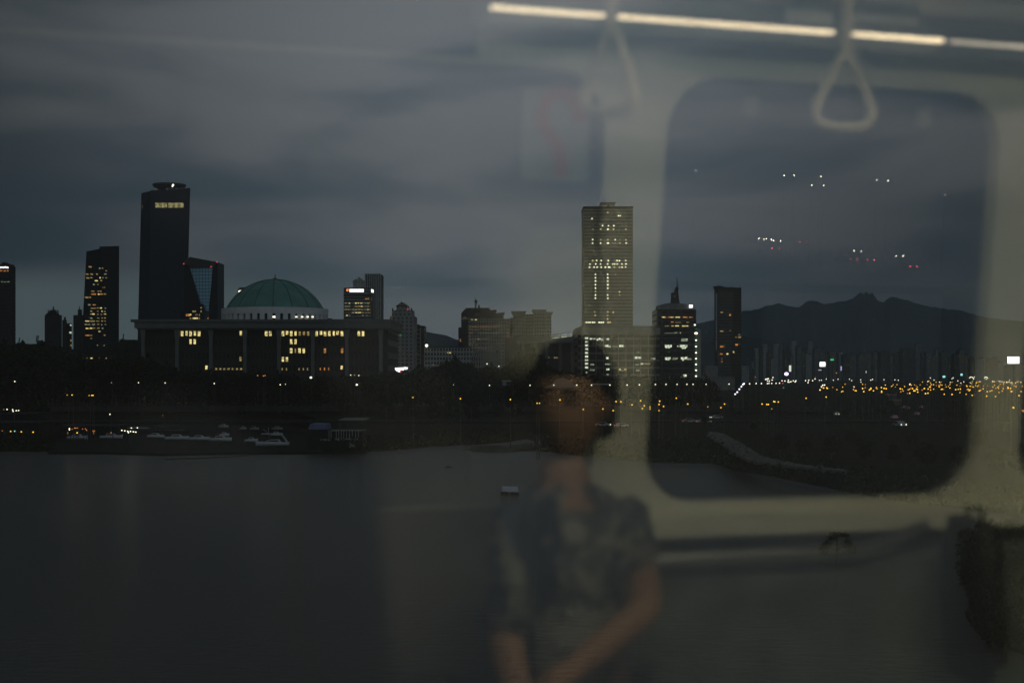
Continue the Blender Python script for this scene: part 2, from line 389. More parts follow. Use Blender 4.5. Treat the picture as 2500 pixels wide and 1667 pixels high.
# drum and dome
DC = D0 + 41; cx0 = P(671.5, 0, DC).x; Rd = (799 - 541) / 2 / F * DC; zt = P(0, 755, DC).z; zb = P(0, 782, D0 + 20).z - 3
dr = MB(); NS = 96
def ring(r, z): return [Vector((cx0 + r*math.cos(2*math.pi*i/NS), DC + r*math.sin(2*math.pi*i/NS), z)) for i in range(NS)]
def loft(mb, rs, cap=True):
    o = len(mb.v); k = len(rs[0])
    for r_ in rs: mb.v += r_
    for i in range(len(rs)-1):
        for j in range(k): mb.f.append([o+i*k+j, o+i*k+(j+1) % k, o+(i+1)*k+(j+1) % k, o+(i+1)*k+j])
    if cap: mb.f.append([o+(len(rs)-1)*k+j for j in range(k)])
    return mb
drum_th = P(0, 764.5, DC - Rd).z
loft(dr, [ring(Rd, drum_th), ring(Rd, zt), ring(Rd - 2.4, zt)]).build('drum', M_['drum'], dh)
loft(MB(), [ring(Rd - 2.2, zb), ring(Rd - 2.2, drum_th + .01)], False).build('drum_wall', M_['dglass'], dh)
for i in range(44):
    t0 = 2*math.pi*(i+.5)/44; p_ = MB(); hw = .5*2*math.pi/44*.62
    q = [Vector((cx0 + rr*math.cos(t0+dt), DC + rr*math.sin(t0+dt), 0)) for rr, dt in ((Rd-.1,-hw),(Rd-.1,hw),(Rd-1.8,hw),(Rd-1.8,-hw))]
    if q[0].y < DC + 3:
        p_.prism([Vector((v.x, v.y, zb)) for v in q], (0, 0, drum_th - zb)).build('drum_pillar', M_['drum'], dh)
for lx in (558.3,577.5,590,603.6,670.5,723.6,738,751.2,763.4):
    big = lx == 670.5; D = DC - math.sqrt(max(1, (Rd-1.9)**2 - ((lx-671.5)/F*DC)**2)) - .3
    MB().ball(P(lx, 773.5, D), .5 if not big else .7, 8, 5, (1.3 if not big else 2, .5, .8)).build('wall_lamp', E_['w'], dh)
Rm = (789 - 553.5) / 2 / F * DC; Hm = (P(0, 682.5, DC).z - zt + .3); dm = MB(); rs = []; RS = (Rm*Rm + Hm*Hm) / (2*Hm); A0 = math.asin(Rm / RS)
def dome_pt(i): a_ = A0 * (1 - i/16*.985); return RS*math.sin(a_), zt - .3 + RS*math.cos(a_) - (RS - Hm)
for i in range(17):
    rs.append(ring(*dome_pt(i)))
loft(dm, rs).build('dome', M_['copper'], dh, True)
rb = MB()
for j in range(16):
    t = 2*math.pi*(j+.32)/16; pts = []
    for i in range(17):
        r_, z_ = dome_pt(i); pts.append((cx0 + (r_+.05)*math.cos(t), DC + (r_+.05)*math.sin(t), z_ + .05))
    rb.tube(pts, .28, 5)
rb.build('dome_rib', M_['seam'], dh, True)
top = Vector((cx0, DC, zt - .3 + Hm))
MB().tube([top, top + Vector((0,0,.7))], 1.2, 10).tube([top, top + Vector((0,0,3.4))], [.5, .12], 6).build('finial', M_['dsteel'], dh)
MB().pbox(800, 808, 777, 783, D0 + 15, 6).pbox(808, 860, 779.2, 783, D0 + 15, 2).build('roof_hut', M_['dconcrete'], dh)

# dark plant tower whose top shows behind the dome
t = bthing('plant_tower', 'small black block with a white lamp peeping out behind the green dome', 590, 1000)
MB().ppoly([(581,790),(580,708),(584,702),(604,701),(612,706),(612,790)], 1000, 20).build('wall', M_['dsteel'], t)
MB().ball(P(585, 712, 999), .9, 8, 5).ball(P(588.5, 710, 999), .5, 8, 5).build('lamp', E_['w'], t)

# --- far left cut-off tower with the lit sign ------------------------------
D = 1500
t = bthing('office_tower', 'dark flat-topped tower cut by the left edge, white lit sign letters at its top', 0, D)
MB().ppoly([(-60,925),(-60,645),(3,645),(5,641),(11,640),(13,643),(26,645),(30,651),(30,925)], D, 10).build('wall', facade('lt_wall', (.03,.028,.028), (.012,.012,.014), 3.2, 4, .7, .6, .4), t)
def text(s, parent, p0, h, m, name='sign_lettering', wd=None):
    cu = bpy.data.curves.new('t', 'FONT'); cu.body = s; cu.size = 1; cu.extrude = .02; cu.offset = .02
    o = bpy.data.objects.new('t', cu); col.objects.link(o); dg = bpy.context.evaluated_depsgraph_get(); me = bpy.data.meshes.new_from_object(o.evaluated_get(dg)); bpy.data.objects.remove(o)
    xs_ = [v.co.x for v in me.vertices]; ys = [v.co.y for v in me.vertices]; k = h / (max(ys) - min(ys)); kx = (wd / (max(xs_) - min(xs_))) if wd else k
    x0, y0 = min(xs_), min(ys); base = wpos[parent.name]
    for v in me.vertices: v.co = Vector((p0.x + (v.co.x - x0) * kx, p0.y - v.co.z * 4, p0.z + (v.co.y - y0) * k)) - base
    me.materials.clear(); me.materials.append(m); ob = bpy.data.objects.new(name, me); col.objects.link(ob); ob.parent = parent; return ob
text('anwha', t, P(-4, 655, D - .3), 5.5/F*D, E_['s'], wd=25/F*D)
panes(t, [(3,661,5,3,'org'),(12,661.5,6,3,'org'),(19,661,4,3,'org'),(5,688,4,2,'whtd'),(12,688.5,5,1.6,'whtd'),(20,688,6,1.6,'whtd')], D, M_['org'])

# --- silhouetted flats -----------------------------------------------------
D = 1400
t = bthing('apartment_tower', 'black stepped block with spiky crown between the sign tower and the slender lit tower', 130, D)
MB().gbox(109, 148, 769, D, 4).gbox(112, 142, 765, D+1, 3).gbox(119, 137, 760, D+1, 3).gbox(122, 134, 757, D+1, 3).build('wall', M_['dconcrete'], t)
mb = MB()
for x in (118, 124, 129.5, 131, 136, 141): mb.pbox(x-.9, x+.9, 749 if x in (129.5, 131) else 756, 770, D+1, 1)
mb.ppoly([(115,763),(117,760.5),(141,760.5),(143,763)], D+.5, 3).build('roof', M_['dsteel'], t)
t = bthing('apartment_tower', 'black narrower block right of the spiky one, four bright windows down its right edge', 163, D+40)
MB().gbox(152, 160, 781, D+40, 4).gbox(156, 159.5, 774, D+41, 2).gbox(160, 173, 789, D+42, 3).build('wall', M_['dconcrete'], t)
panes(t, [(173,794,3.5,4,'wht'),(172,812,6,4.5,'wht'),(173.5,831,4,4,'yeld'),(173.5,843,4,4,'yeld')], D+42, M_['wht'])
t = bthing('apartment_tower', 'black block with a small rooftop hut touching the slender lit tower on its left', 190, D+80)
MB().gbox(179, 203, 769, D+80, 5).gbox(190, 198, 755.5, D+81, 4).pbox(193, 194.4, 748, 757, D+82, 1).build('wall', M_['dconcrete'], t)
for (x0, x1, y, lab) in ((38,54,838,'low black building with a thin crane-like mast at its left'),(90,111,833,'low black building with two roof masts beside the spiky block'),(291,330,829,'long low dark building right of the slender lit tower')):
    t = bthing('low_building', lab, (x0+x1)/2, 1300)
    MB().gbox(x0, x1, y, 1300, 20).gbox(x0+4, x0+10, y-2, 1302, 6).build('wall', M_['dconcrete'], t)
    mb = MB()
    for q in ((46,), (88.5, 92), (300,))[(38,90,291).index(x0)]: mb.tube([P(q, y+2, 1299), P(q+2, y-14, 1299)], .5, 5)
    mb.build('mast', M_['dsteel'], t)

t = bthing('low_building', 'long low dark building with a strip of small yellow lights under the slender lit tower', 205, 900)
MB().gbox(140, 272, 867, 900, 14).gbox(160, 200, 863, 903, 8).build('wall', M_['dconcrete'], t)
panes(t, [(151+9*i, 874.3, 5.5 if i % 3 else 3, 2.2, 'yeld' if i % 4 else 'yel') for i in range(13)], 900, M_['yeld'])
panes(t, [(303+9*i, 876, 3, 1.6, 'yeld') for i in range(3)], 900, M_['yeld'])
# --- slender lit tower ------------------------------------------------------
def hexa(parent, quad_t, quad_b, D, name, m):
    """block from 4 top pixels and 4 bottom pixels with distance offsets, going round the plan"""
    mb = MB(); tv = [P(x, y, D + d) for x, y, d in quad_t]; bv = [P(x, 915, D + d) for x, d in quad_b]
    for v in bv: v.z = GZ
    k = len(tv)
    mb.add(bv + tv, [list(range(k))[::-1], list(range(k, 2*k))] + [(i, (i+1) % k, (i+1) % k + k, i + k) for i in range(k)])
    return mb.build(name, m, parent)
D = 1700
t = bthing('slender_tower', 'tapering dark glass tower with many scattered lit office windows and a raised right half', 240, D)
hexa(t, [(211,614,8),(246,607,0),(247,640,30),(215,640,38)], [(193,10),(246,0),(247,40),(196,48)], D, 'lower_wing', M_['nglass'])
hexa(t, [(243,602,0),(291,600.5,14),(291,601,50),(246,602,40)], [(242,-1),(290,14),(290,60),(243,40)], D, 'upper_wing', M_['nglass'])
rn = random.Random(11); its = []
rowsC = {651:[(218,5)], 655:[(243,4),(250,3)], 661:[(259,4)], 669:[(210,5),(222,4),(236,4),(257,7)], 678:[(212,4),(221,4),(244,3),(251,4),(259,4)], 685:[(234,8),(247,5)], 694:[(228,3),(238,3)], 702:[(251,2),(255,2)],
         711:[(225,8),(240,5),(246,3)], 718:[(227,12,'org'),(240,3),(246,10,'org'),(256,7)], 726:[(209,5),(217,4)], 744:[(216,4),(229,7,'org')], 752:[(223,5),(230,7),(238,4),(246,6),(257,4)], 760:[(221,2),(238,3),(249,4),(256,3)],
         767:[(221,3),(227,4),(238,4),(247,4),(256,6)], 776:[(221,3),(239,5),(249,3),(256,5)], 784:[(211,8),(221,2),(227,6),(238,8),(249,5),(256,4)], 792:[(206,6),(214,6),(227,6),(239,5),(248,3),(257,4)],
         801:[(211,4),(216,5),(221,3),(228,5),(240,6),(250,5)], 809:[(242,4),(244,3)], 818:[(212,9,'org'),(221,2),(255,4)], 826:[(221,2)], 843:[(237,2),(254,2)], 850:[(255,2)]}
for y, lst in rowsC.items():
    for it in lst:
        its.append((it[0], y + rn.uniform(-.5, .5), it[1] * .8, rn.choice((1.8, 2.4, 2.8)), it[2] if len(it) > 2 else rn.choice(('yeld', 'whtd', 'yel', 'yeld'))))
for cx, cy, w_, h_, mm in its[:100]:
    dd = 0 if cx < 246 else 2
    MB().pbox(cx-w_/2, cx+w_/2, cy-h_/2, cy+h_/2, D - 1.5 + max(0, (246-cx)) * .0, 1.2 + (246 - min(cx, 246))*.28).build('window', M_[mm], t)

# --- the tallest tower with the rooftop disc --------------------------------
D = 2050
t = bthing('glass_tower', 'tallest dark tower with a lit band near its top and a trussed rooftop disc', 400, D)
hexa(t, [(345,473,14),(367,467,2),(464.5,459,0),(464.5,459,60),(350,470,60)], [(333,14),(362,2),(452,0),(452,60),(340,60)], D, 'wall', facade('gt', (.022,.026,.04), (.014,.018,.032), 3.0, 4.3, .85, .75, .35))
MB().ppoly([(366,472),(367,465.5),(372,464),(376,465),(392,462),(393,470)], D + 4, 30).build('parapet', M_['dsteel'], t)
for i, x in enumerate((386, 401, 417, 432, 444)):
    MB().pbox(x - 6.8, x + (6.6 if i < 4 else 4), 495.5, 507, D - .6, .5).build('window', lit('band%d' % i, srgb(176, 166, 112), .62, .25), t)
for i in range(6): MB().pbox(347 + i*5, 350.5 + i*5, 502 - i*.7, 509 - i*.8, D + 12 - i*2, .5).build('window', M_['yeld'], t)
mb = MB(); z1 = P(0, 444.5, D).z; cxp = P(402, 0, D).x; r0 = 40.5/F*D; cy = D + 28
ringp = [Vector((cxp + r0*math.cos(2*math.pi*i/32), cy + r0*math.sin(2*math.pi*i/32), z1)) for i in range(32)]
MB().prism(ringp, (0, 0, -2.2)).build('roof_disc', M_['dsteel'], t)
for i in range(12):
    a = 2*math.pi*i/12; a2 = 2*math.pi*(i+.5)/12
    q = Vector((cxp + 5 + r0*.40*math.cos(a), cy + r0*.4*math.sin(a), P(0, 468, D).z)); u1 = Vector((cxp + r0*.95*math.cos(a), cy + r0*.95*math.sin(a), z1 - 2)); u2 = Vector((cxp + r0*.7*math.cos(a2), cy + r0*.7*math.sin(a2), z1 - 2))
    mb.tube([q, u1], .9, 4).tube([q, u2], .55, 4).tube([u1 + Vector((0,0,-3)), u2], .4, 4)
mb.build('truss', M_['dsteel'], t)
MB().ball(P(422.5, 452, D), 1.5, 8, 5).ball(P(421, 455, D), 1.0, 8, 5).build('beacon', E_['w'], t)

# --- faceted glass tower right of it ----------------------------------------
D = 1750
t = bthing('faceted_tower', 'dark faceted tower with an inverted blue glass triangle, right of the tallest tower', 490, D)
MB().ppoly([(448,925),(450,648),(463,627),(531,640),(531,925)], D, 40).build('wall', M_['nglass'], t)
fm = facade('blue_facet', (.06,.09,.11), (.30,.55,.68), 3.4, 4.2, .88, .85, .35)
MB().prism([P(463,651,D-.4), P(519.5,652.5,D-5), P(507,785,D-5), P(501,781,D-.4)], (0, .35, 0)).build('glass_facet', fm, t)
MB().ppoly([(450,645),(462,629),(531,641),(520,652),(463,650)], D - 6, 5).build('roof', M_['dsteel'], t)
MB().ppoly([(519,653),(531,641),(531,925),(507,925)], D - 5, 4.5).build('side_wall', M_['nglass'], t)
mb = MB().tube([P(449,645,D-6.5), P(463,627.5,D-6.5), P(531,640.5,D-6.5), P(519.5,652,D-6.5)], .35, 5); mb.build('roof_edge', M_['steel'], t)
for x, y in ((448.5,644),(515.5,651),(530,640)): MB().ball(P(x, y, D - 8), .75, 8, 5).build('beacon', E_['r'], t)
D = 1560
t = bthing('lit_low_block', 'low dark block with bright amber rooms above the colonnade roof left of the dome', 478, D)
MB().gbox(440, 498, 757, D, 25).gbox(470, 494, 748, D+3, 15).gbox(488, 495, 742, D+4, 8).build('wall', M_['nglass'], t)
panes(t, [(459,769,10,5,'org'),(465,768,4,4,'yel'),(474,760,9,3.6,'yeld'),(491,751,3,4,'yeld'),(491,760,3,4,'yeld'),(487,769,2,5,'yeld'),(465,777,4,3.4,'yeld'),(477,777,13,3.6,'yel'),(487,777,2,3.6,'yeld'),(508,777,4,2,'org'),(480,768,6,2,'yeld')], D, M_['yel'])

# --- tower with the lit company sign ----------------------------------------
D = 1500
t = bthing('sign_tower', 'dark office block with a white and orange lit rooftop sign, behind the colonnade roof', 872, D)
wsign = facade('sg', (.13,.135,.13), (.02,.022,.02), 3.5, 3.45, .94, .5, .3)
MB().gbox(839, 905, 702.5, D, 35).build('wall', wsign, t)
hexa(t, [(905,702.5,0),(912,704,22),(912,704,35),(905,703,35)], [(905,0),(912,22),(912,35),(905,35)], D, 'side_wall', M_['dark_wall'])
MB().pbox(838.6, 905.6, 719, 723.5, D - .4, .4).build('spandrel', M_['dconcrete'], t)
sg = MB().pbox(843, 888, 703.5, 716, D - .5, .3).build('sign_board', mat('violet_board', (.03,.02,.10), .6), t)
mb = MB()
for i in range(7):
    x = 853.5 + i*5
    mb.pbox(x, x+1.2, 705.4, 713, D-.9, .3).pbox(x+1.2, x+4.2, 706, 707.6, D-.9, .3).pbox(x+1.2, x+4.0, 709, 710.4, D-.9, .3).pbox(x+1.4, x+4.4, 711.6, 713, D-.9, .3).pbox(x+3.2, x+4.2, 705.4, 713, D-.85, .25)
mb.build('sign_lettering', E_['s'], t)
mb = MB(); c = P(848.5, 708.8, D - 1)
mb.tube([c + Vector((1.6*(1 - .06*i)*math.cos(i*.6), 0, 1.5*(1-.06*i)*math.sin(i*.6))) for i in range(14)], .33, 6)
mb.build('sign_emblem', emis('emblem_orange', (1, .30, .08), 1.4), t)
MB().prism([P(906.5,706,D+4), P(911.5,708,D+18), P(911.5,714.5,D+18), P(906.5,713,D+4)], (.3, -.6, 0)).build('side_sign', E_['s'], t)
for y, lst in {729:[(893,4,'org'),(899,4,'org')], 740:[(844,6,'whtd'),(853,3,'yel'),(869,5,'yel'),(875,3,'yel'),(882,6,'yel'),(892,3,'whtd'),(899,6,'yeld')], 748:[(846,8,'whtd'),(853,3,'yeld'),(869,6,'yeld'),(876,5,'yeld'),(883,5,'yel'),(893,3,'whtd'),(899,4,'yeld')],
               755.5:[(844,6,'yeld'),(851,5,'yeld'),(862,3,'whtd'),(870,5,'yeld'),(877,5,'yeld'),(884,4,'yeld'),(892,3,'yeld'),(898,4,'yel'),(903,2,'yeld')], 763:[(862,6,'whtd'),(870,6,'yel'),(878,6,'yel'),(885,4,'yeld'),(893,3,'yeld'),(899,2,'yeld'),(903,2,'yeld')],
               770:[(847,4,'yel'),(853,3,'yeld'),(886,3,'whtd'),(896,2,'whtd')]}.items():
    panes(t, [(x, y, w_, 2.3, mm) for x, w_, mm in lst], D, M_['yel'])
# slab with vertical fins right behind, and fan-like sails
D2 = 1580
t = bthing('finned_tower', 'taller grey slab with close vertical fins behind the sign block', 910, D2)
MB().gbox(891, 929.5, 669, D2, 35).build('wall', M_['dark_wall'], t)
for i in range(8): MB().pbox(890.6 + i*5.2, 893.2 + i*5.2, 667.6, 925, D2 - 2.5, 2.4).build('fin', mat('fin', (.26,.28,.28), .7) if i == 0 else bpy.data.materials['fin'], t)
t = bthing('sail_crown_tower', 'hidden tower whose slatted sail-like crown shows above the sign block', 876, 1560)
MB().gbox(862, 890, 703.5, 1560, 20).build('wall', M_['dark_wall'], t)
for i in range(7):
    x = 863 + i*4.2; y = 682 - (3 if i in (3, 4) else 0) + (3 if i == 0 else 0) + (4 if i == 6 else 0)
    MB().ppoly([(x,704),(x-2,y),(x+.8,y-1),(x+2.6,704)], 1558, 5).build('slat', bpy.data.materials['fin'], t)
MB().tube([P(875.5,690,1557), P(875.5,676,1557)], .5, 5).build('mast', M_['dsteel'], t)

# --- stepped residential tower and its neighbour ----------------------------
D = 1150
res = facade('res', (.17,.18,.18), (.04,.045,.045), 3.4, 3.1, .45, .5, .4)
t = bthing('stepped_tower', 'grey-green stepped apartment tower with a spired crown right of the colonnade hall', 982, D)
MB().gbox(951.5, 1012.5, 772, D, 30).gbox(957, 1007, 757, D+2, 24).gbox(968, 996, 745.5, D+4, 16).gbox(973, 990, 741.5, D+6, 10).build('wall', res, t)
MB().ppoly([(972,742),(977,739.5),(981,737.5),(986,739.5),(991,742)], D+6, 8).pbox(979.6,980.6,734,740,D+8,1).ppoly([(966,748),(970,744),(994,744),(999,749)], D+3, 3).pbox(957,960,752,758,D+3,2).pbox(1003,1006,752,758,D+3,2).build('roof', M_['dconcrete'], t)
panes(t, [(956,777,2,2,'org'),(978,819,2,2,'yel'),(971,823,2,3,'yeld'),(972,851,2,2,'org'),(972,883.5,2,2,'org'),(984,862,3,2,'yeld'),(978,851,2,1.6,'yeld')], D, M_['yel'])
MB().ball(P(995.5, 754.5, D), .5, 6, 4).build('beacon', E_['r'], t); MB().ball(P(977.5, 818, D-1), .5, 6, 4).build('lamp', E_['g'], t)
t = bthing('apartment_tower', 'dark apartment block with framed balconies stepping down right of the stepped tower', 1024, D+60)
MB().gbox(1012, 1035.5, 795, D+60, 30).build('wall', M_['nglass'], t)
for i in range(9):
    MB().pbox(1013, 1025, 804 + i*10.2, 806 + i*10.2, D+59, 1).build('balcony', M_['concrete'], t)
MB().gbox(1025, 1027.5, 799, D+58, 1.5).build('pilaster', M_['concrete'], t)
MB().gbox(1015, 1024, 792, D+66, 10).build('roof', M_['dconcrete'], t)
panes(t, [(1015,865,3,3,'yel'),(1021,865,2,2,'yeld')], D+60, M_['yel'])
# bright screen in the trees
t = thing('lit_billboard', 'bright white screen with a red patch low among trees below the stepped tower', 'billboard', (P(978, 0, 700).x, 700, GZ))
MB().ppoly([(964,898),(984,897),(988,896),(996,897),(994,901),(986,903),(980,909),(970,907),(965,902)], 699, .5).build('screen', E_['s'], t)
MB().ppoly([(975,905),(979,903),(981,907),(977,909)], 698.6, .3).build('red_patch', E_['r'], t)
MB().gbox(966, 967, 905, 699.2, .3).gbox(983, 984, 905, 699.2, .3).build('post', M_['pole'], t)
MB().ball(P(966.5, 912, 698.5), .35, 6, 4).build('lamp', E_['g'], t)

# --- low office slab --------------------------------------------------------
D = 950
t = bthing('low_office', 'long low pale office with rows of dark windows and a white roof lamp', 1097, D)
MB().gbox(1036, 1157, 849.5, D, 25).build('wall', facade('lo', (.25,.26,.25), (.02,.022,.022), 2.0, 3.0, .55, .55, .4), t)
MB().gbox(1036, 1150, 846.5, D+3, 15).pbox(1133,1143,843,849,D+5,5).build('roof', M_['dconcrete'], t)
panes(t, [(1093,861,2.5,2.6,'yel'),(1099,861,3,2.6,'yel'),(1116,878,2,1.6,'whtd'),(1128,878,2,1.6,'whtd'),(1057,890,1.6,1.6,'wht')], D, M_['yel'])
MB().ball(P(1041.5, 843.5, D - 1), 1.0, 8, 5).build('lamp', E_['w'], t)
D = 900
t = bthing('low_annex', 'small grey annex with narrow vertical windows joining the low office on its right', 1170, D)
MB().gbox(1150, 1176, 868, D, 20).gbox(1157, 1169, 862, D+4, 8).build('wall', facade('an', (.20,.21,.21), (.02,.022,.022), 1.5, 3.2, .5, .8, .4), t)
t = bthing('white_panel_house', 'white windowless boxes on a roof below the domed tile-roofed block', 1208, 980)
MB().gbox(1203, 1222, 841, 980, 8).gbox(1181, 1203, 861, 980, 8).build('wall', M_['stone'], t)
MB().pbox(1212, 1215, 855, 861, 979.8, .3).build('window', M_['dglass'], t)

# --- stepped hotel-like block with spherical aerial --------------------------
D = 1300
t = bthing('broadcast_block', 'big stepped block with flared roof tops, ball-shaped mast and rows of tiny lit dots', 1175, D)
brd = facade('brd', (.17,.16,.155), (.035,.035,.035), 2.4, 3.3, .5, .5, .4)
MB().gbox(1143, 1245, 778, D, 40).build('wall', brd, t)
MB().gbox(1126, 1146, 764, D+5, 40).gbox(1119, 1127, 799, D+6, 30).gbox(1127, 1229, 766, D+8, 35).build('rear_wing', M_['nglass'], t)
MB().ppoly([(1126,764.5),(1138,751.5),(1195,751.5),(1197,757),(1212,756),(1208,765),(1232,762),(1227,777),(1127,778)], D+7, 30).build('roof', M_['dconcrete'], t)
c = P(1165, 764, D + 6.5); mb = MB()
mb.prism([c + Vector((3.9*math.cos(math.pi*i/12), 0, 3.9*math.sin(math.pi*i/12))) for i in range(13)], (0, .6, 0)); mb.build('arched_window', M_['dglass'], t)
MB().tube([P(1161.5,754,D+10), P(1161.5,726,D+10)], [.9,.2], 6).ball(P(1162,736,D+10), 1.5, 10, 6).tube([P(1162,740,D+10),P(1162,743,D+10)], 1.1, 8).tube([P(1169.5,753,D+10),P(1169.5,745,D+10)], .9, 6).build('mast', M_['dsteel'], t)
MB().pbox(1126, 1230, 777, 779.5, D - .5, .5).build('cornice', M_['concrete'], t)
rn = random.Random(3)
its = [(1152.5,780,4,2.6,'yel'),(1162,780,5,2.6,'yel'),(1135,775,6,1.6,'yeld')]
its += [(1147+5.2*i, 797.5, 2, 2, 'org' if i in (2,4,5,7,8) else 'yeld') for i in range(17)] + [(1147+5.2*i, 805, 1.8, 1.8, 'yeld') for i in (0,1,3,4,8,9,14,15,18)]
its += [(1147,813,2,2,'yeld'),(1152,813,2,2,'yeld'),(1240,813,2,3,'yeld'),(1240,820.5,2.5,4,'org'),(1146.5,820,2.4,2.2,'org'),(1169,827.5,3,2.4,'org'),(1147,835,2,2,'whtd'),(1157,835,2,2,'whtd'),(1147,842,2,2,'yeld'),(1153,842,2,1.6,'yeld'),(1163,842,3,1.6,'yeld')]
its += [(1147+6*i, 827.5, 1.6, 1.6, 'whtd') for i in range(9)] + [(1170+7*i, 813, 1.6, 1.6, 'whtd') for i in range(7)] + [(1146+8*i, 850, 1.6, 1.6, 'whtd') for i in range(7)]
panes(t, its, D, M_['yel'])
panes(t, [(1124,828.5,3,2,'yeld'),(1124,832.5,3,2.4,'org')], D + 6, M_['org'])
for (x0, x1, yt, lab) in ((1253,1280,762,'first grey tower with a flared flat roof right of the ball-mast block'),(1304,1330,758,'taller middle twin tower with wide flared flat roof before the gold tower'),(1331,1346,764,'narrow tower end with flared roof closest to the tall gridded tower')):
    t = bthing('flared_roof_tower', lab, (x0+x1)/2, D+30, group='towers with flared roofs')
    MB().gbox(x0, x1, yt + 5, D+30, 25).build('wall', brd, t)
    MB().ppoly([(x0,yt+8),(x0-5,yt-1),(x0-5,yt-2.6),(x1+5,yt-2.6),(x1+5,yt-1),(x1,yt+8)], D+28, 28).build('roof', M_['concrete'], t)
    panes(t, [((x0+x1)/2, yt+38, 3, 1.6, 'whtd')], D+30, M_['yel'])
t = bthing('link_block', 'grey mid-height wing between two flared roof towers', 1292, D+45)
MB().gbox(1245, 1346, 776, D+45, 20).gbox(1280, 1304, 767, D+47, 12).build('wall', brd, t)
t = bthing('dark_midrise', 'plain dark mid-rise between the dotted block and the members hall', 1245, 1000)
MB().gbox(1232, 1272, 826, 1000, 20).gbox(1252, 1268, 819, 1003, 10).build('wall', M_['dark_wall'], t)

# --- members hall: long colonnade with a lit skylight strip ------------------
D = 860
t = bthing('members_hall', 'long pale colonnaded building with a sloping lit glass roof edge, half hidden by trees', 1360, D)
MB().gbox(1268, 1440, 826, D+5, 30).build('wall', M_['dark_wall'], t)
MB().ppoly([(1262,838),(1262,824),(1440,817),(1440,836)], D, 36).build('entablature', M_['stone'], t)
for x in (1277,1306,1335,1368,1398,1428): MB().gbox(x-4, x+4, 836, D+1, 2.2, GZ).build('column', M_['stone'], t)
MB().prism([P(1340,817,D-.6), P(1600,798,D-.6), P(1600,800.4,D-.6), P(1340,819.4,D-.6)], (0, 2, 0)).prism([P(1290,825,D-.6), P(1440,816,D-.6), P(1440,817.6,D-.6), P(1290,826.4,D-.6)], (0, 1.4, 0)).build('roof_edge', M_['stone'], t)
MB().prism([P(1344,819.5,D-1), P(1366,817.2,D-1), P(1366,818.6,D-1), P(1344,821,D-1)], (0,.4,0)).prism([P(1370,816.8,D-1), P(1396,813.5,D-1), P(1396,815,D-1), P(1370,818,D-1)], (0,.4,0)) \
    .prism([P(1346,824.6,D-1), P(1366,822.6,D-1), P(1366,824.4,D-1), P(1346,826,D-1)], (0,.4,0)).prism([P(1370,821.6,D-1), P(1396,819.2,D-1), P(1396,821,D-1), P(1370,823.6,D-1)], (0,.4,0)).build('skylight', lit('sky_l', srgb(200,205,185), .8, .4), t)
panes(t, [(1298,843,3,2,'whtd'),(1301,857,2.4,2.4,'whtd'),(1294,860,3,2,'whtd'),(1340,843,3,2,'whtd'),(1340,872.5,2,2,'wht'),(1357,873,9,3,'yeld'),(1348,858,2,2,'whtd')], D+4.8, M_['wht'])

# --- tall gridded tower -------------------------------------------------------
D = 2000
t = bthing('gridded_tower', 'tall pale tower of even horizontal floors and dotted lights with a T-shaped roof deck', 1485, D)
floor_h = 8.35/F*D
MB().gbox(1425, 1545, 506, D, 60).build('wall', facade('grid', (.10,.10,.08), (.045,.045,.04), 3.0, floor_h, .8, .45, .4), t)
fl = M_['concrete']
for i in range(42):
    MB().pbox(1424.2, 1545.8, 511 + i*8.35, 513.6 + i*8.35, D - .6, .55).build('floor_band', fl, t)
MB().pbox(1424.2, 1545.8, 503.8, 509, D - .8, 60).build('roof', M_['dconcrete'], t)
MB().pbox(1466.5, 1503, 494, 496.6, D+20, 30).pbox(1482.5, 1487.5, 496.6, 504, D+30, 6).build('roof_deck', M_['dsteel'], t)
dots = []
Zx = lambda x: 1380 + x/3.267; Zy = lambda y: 480 + y/3.267
for y, xs_ in {128:[(340,'yeld'),(428,'whtd')], 153:[(425,'wht'),(440,'wht')], 176:[(213,'wht')], 221:[(275,'whtd'),(300,'whtd')], 233:[(298,'wht'),(344,'wht'),(388,'wht'),(455,'whtd'),(484,'whtd')], 261:[(220,'whtd'),(284,'yeld'),(342,'wht',1.7),(385,'yeld'),(484,'yeld')],
               344:[(219,'wht'),(283,'yeld'),(340,'yeld'),(398,'wht'),(436,'whtd'),(484,'yeld')], 371:[(218,'yel'),(281,'wht'),(341,'yel',1.6),(380,'whtd'),(398,'whtd'),(434,'yeld'),(486,'wht',1.3)],
               510:[(219,'yeld'),(251,'yel'),(287,'yel'),(343,'yel'),(397,'whtd'),(413,'yel'),(432,'yel'),(482,'yel')], 538:[(197,'yel'),(243,'yel'),(282,'yel'),(338,'yel'),(380,'yel'),(395,'yel'),(415,'yel'),(452,'yel'),(485,'yel',1.4)],
               563:[(193,'yel'),(230,'yel'),(255,'yel'),(286,'yel'),(320,'yel'),(346,'yel'),(356,'yel'),(392,'yeld'),(432,'yeld'),(453,'yel'),(481,'yel')], 1003:[(168,'yel'),(183,'yel'),(197,'yel'),(220,'yel'),(234,'yel'),(270,'yel'),(287,'yel',1.3),(303,'yel'),(342,'yeld'),(358,'yeld')]}.items():
    for q in xs_: dots.append((Zx(q[0]), Zy(y), 3.0*(q[2] if len(q) > 2 else 1), 2.8, q[1]))
for y in (620,647,673,703,730,757,785,811): dots.append((Zx(241), Zy(y), 3, 2.8, 'yel' if y != 757 else 'yeld')); dots.append((Zx(339), Zy(y), 3, 2.8, 'yel')) if y != 757 else 0
dots += [(Zx(399), Zy(622), 2, 2, 'yeld'), (Zx(433), Zy(760), 2.4, 2.4, 'wht'), (Zx(434), Zy(785), 2, 2, 'yeld'), (Zx(398), Zy(790), 2, 2, 'whtd'), (Zx(398), Zy(815), 2, 2, 'whtd')]
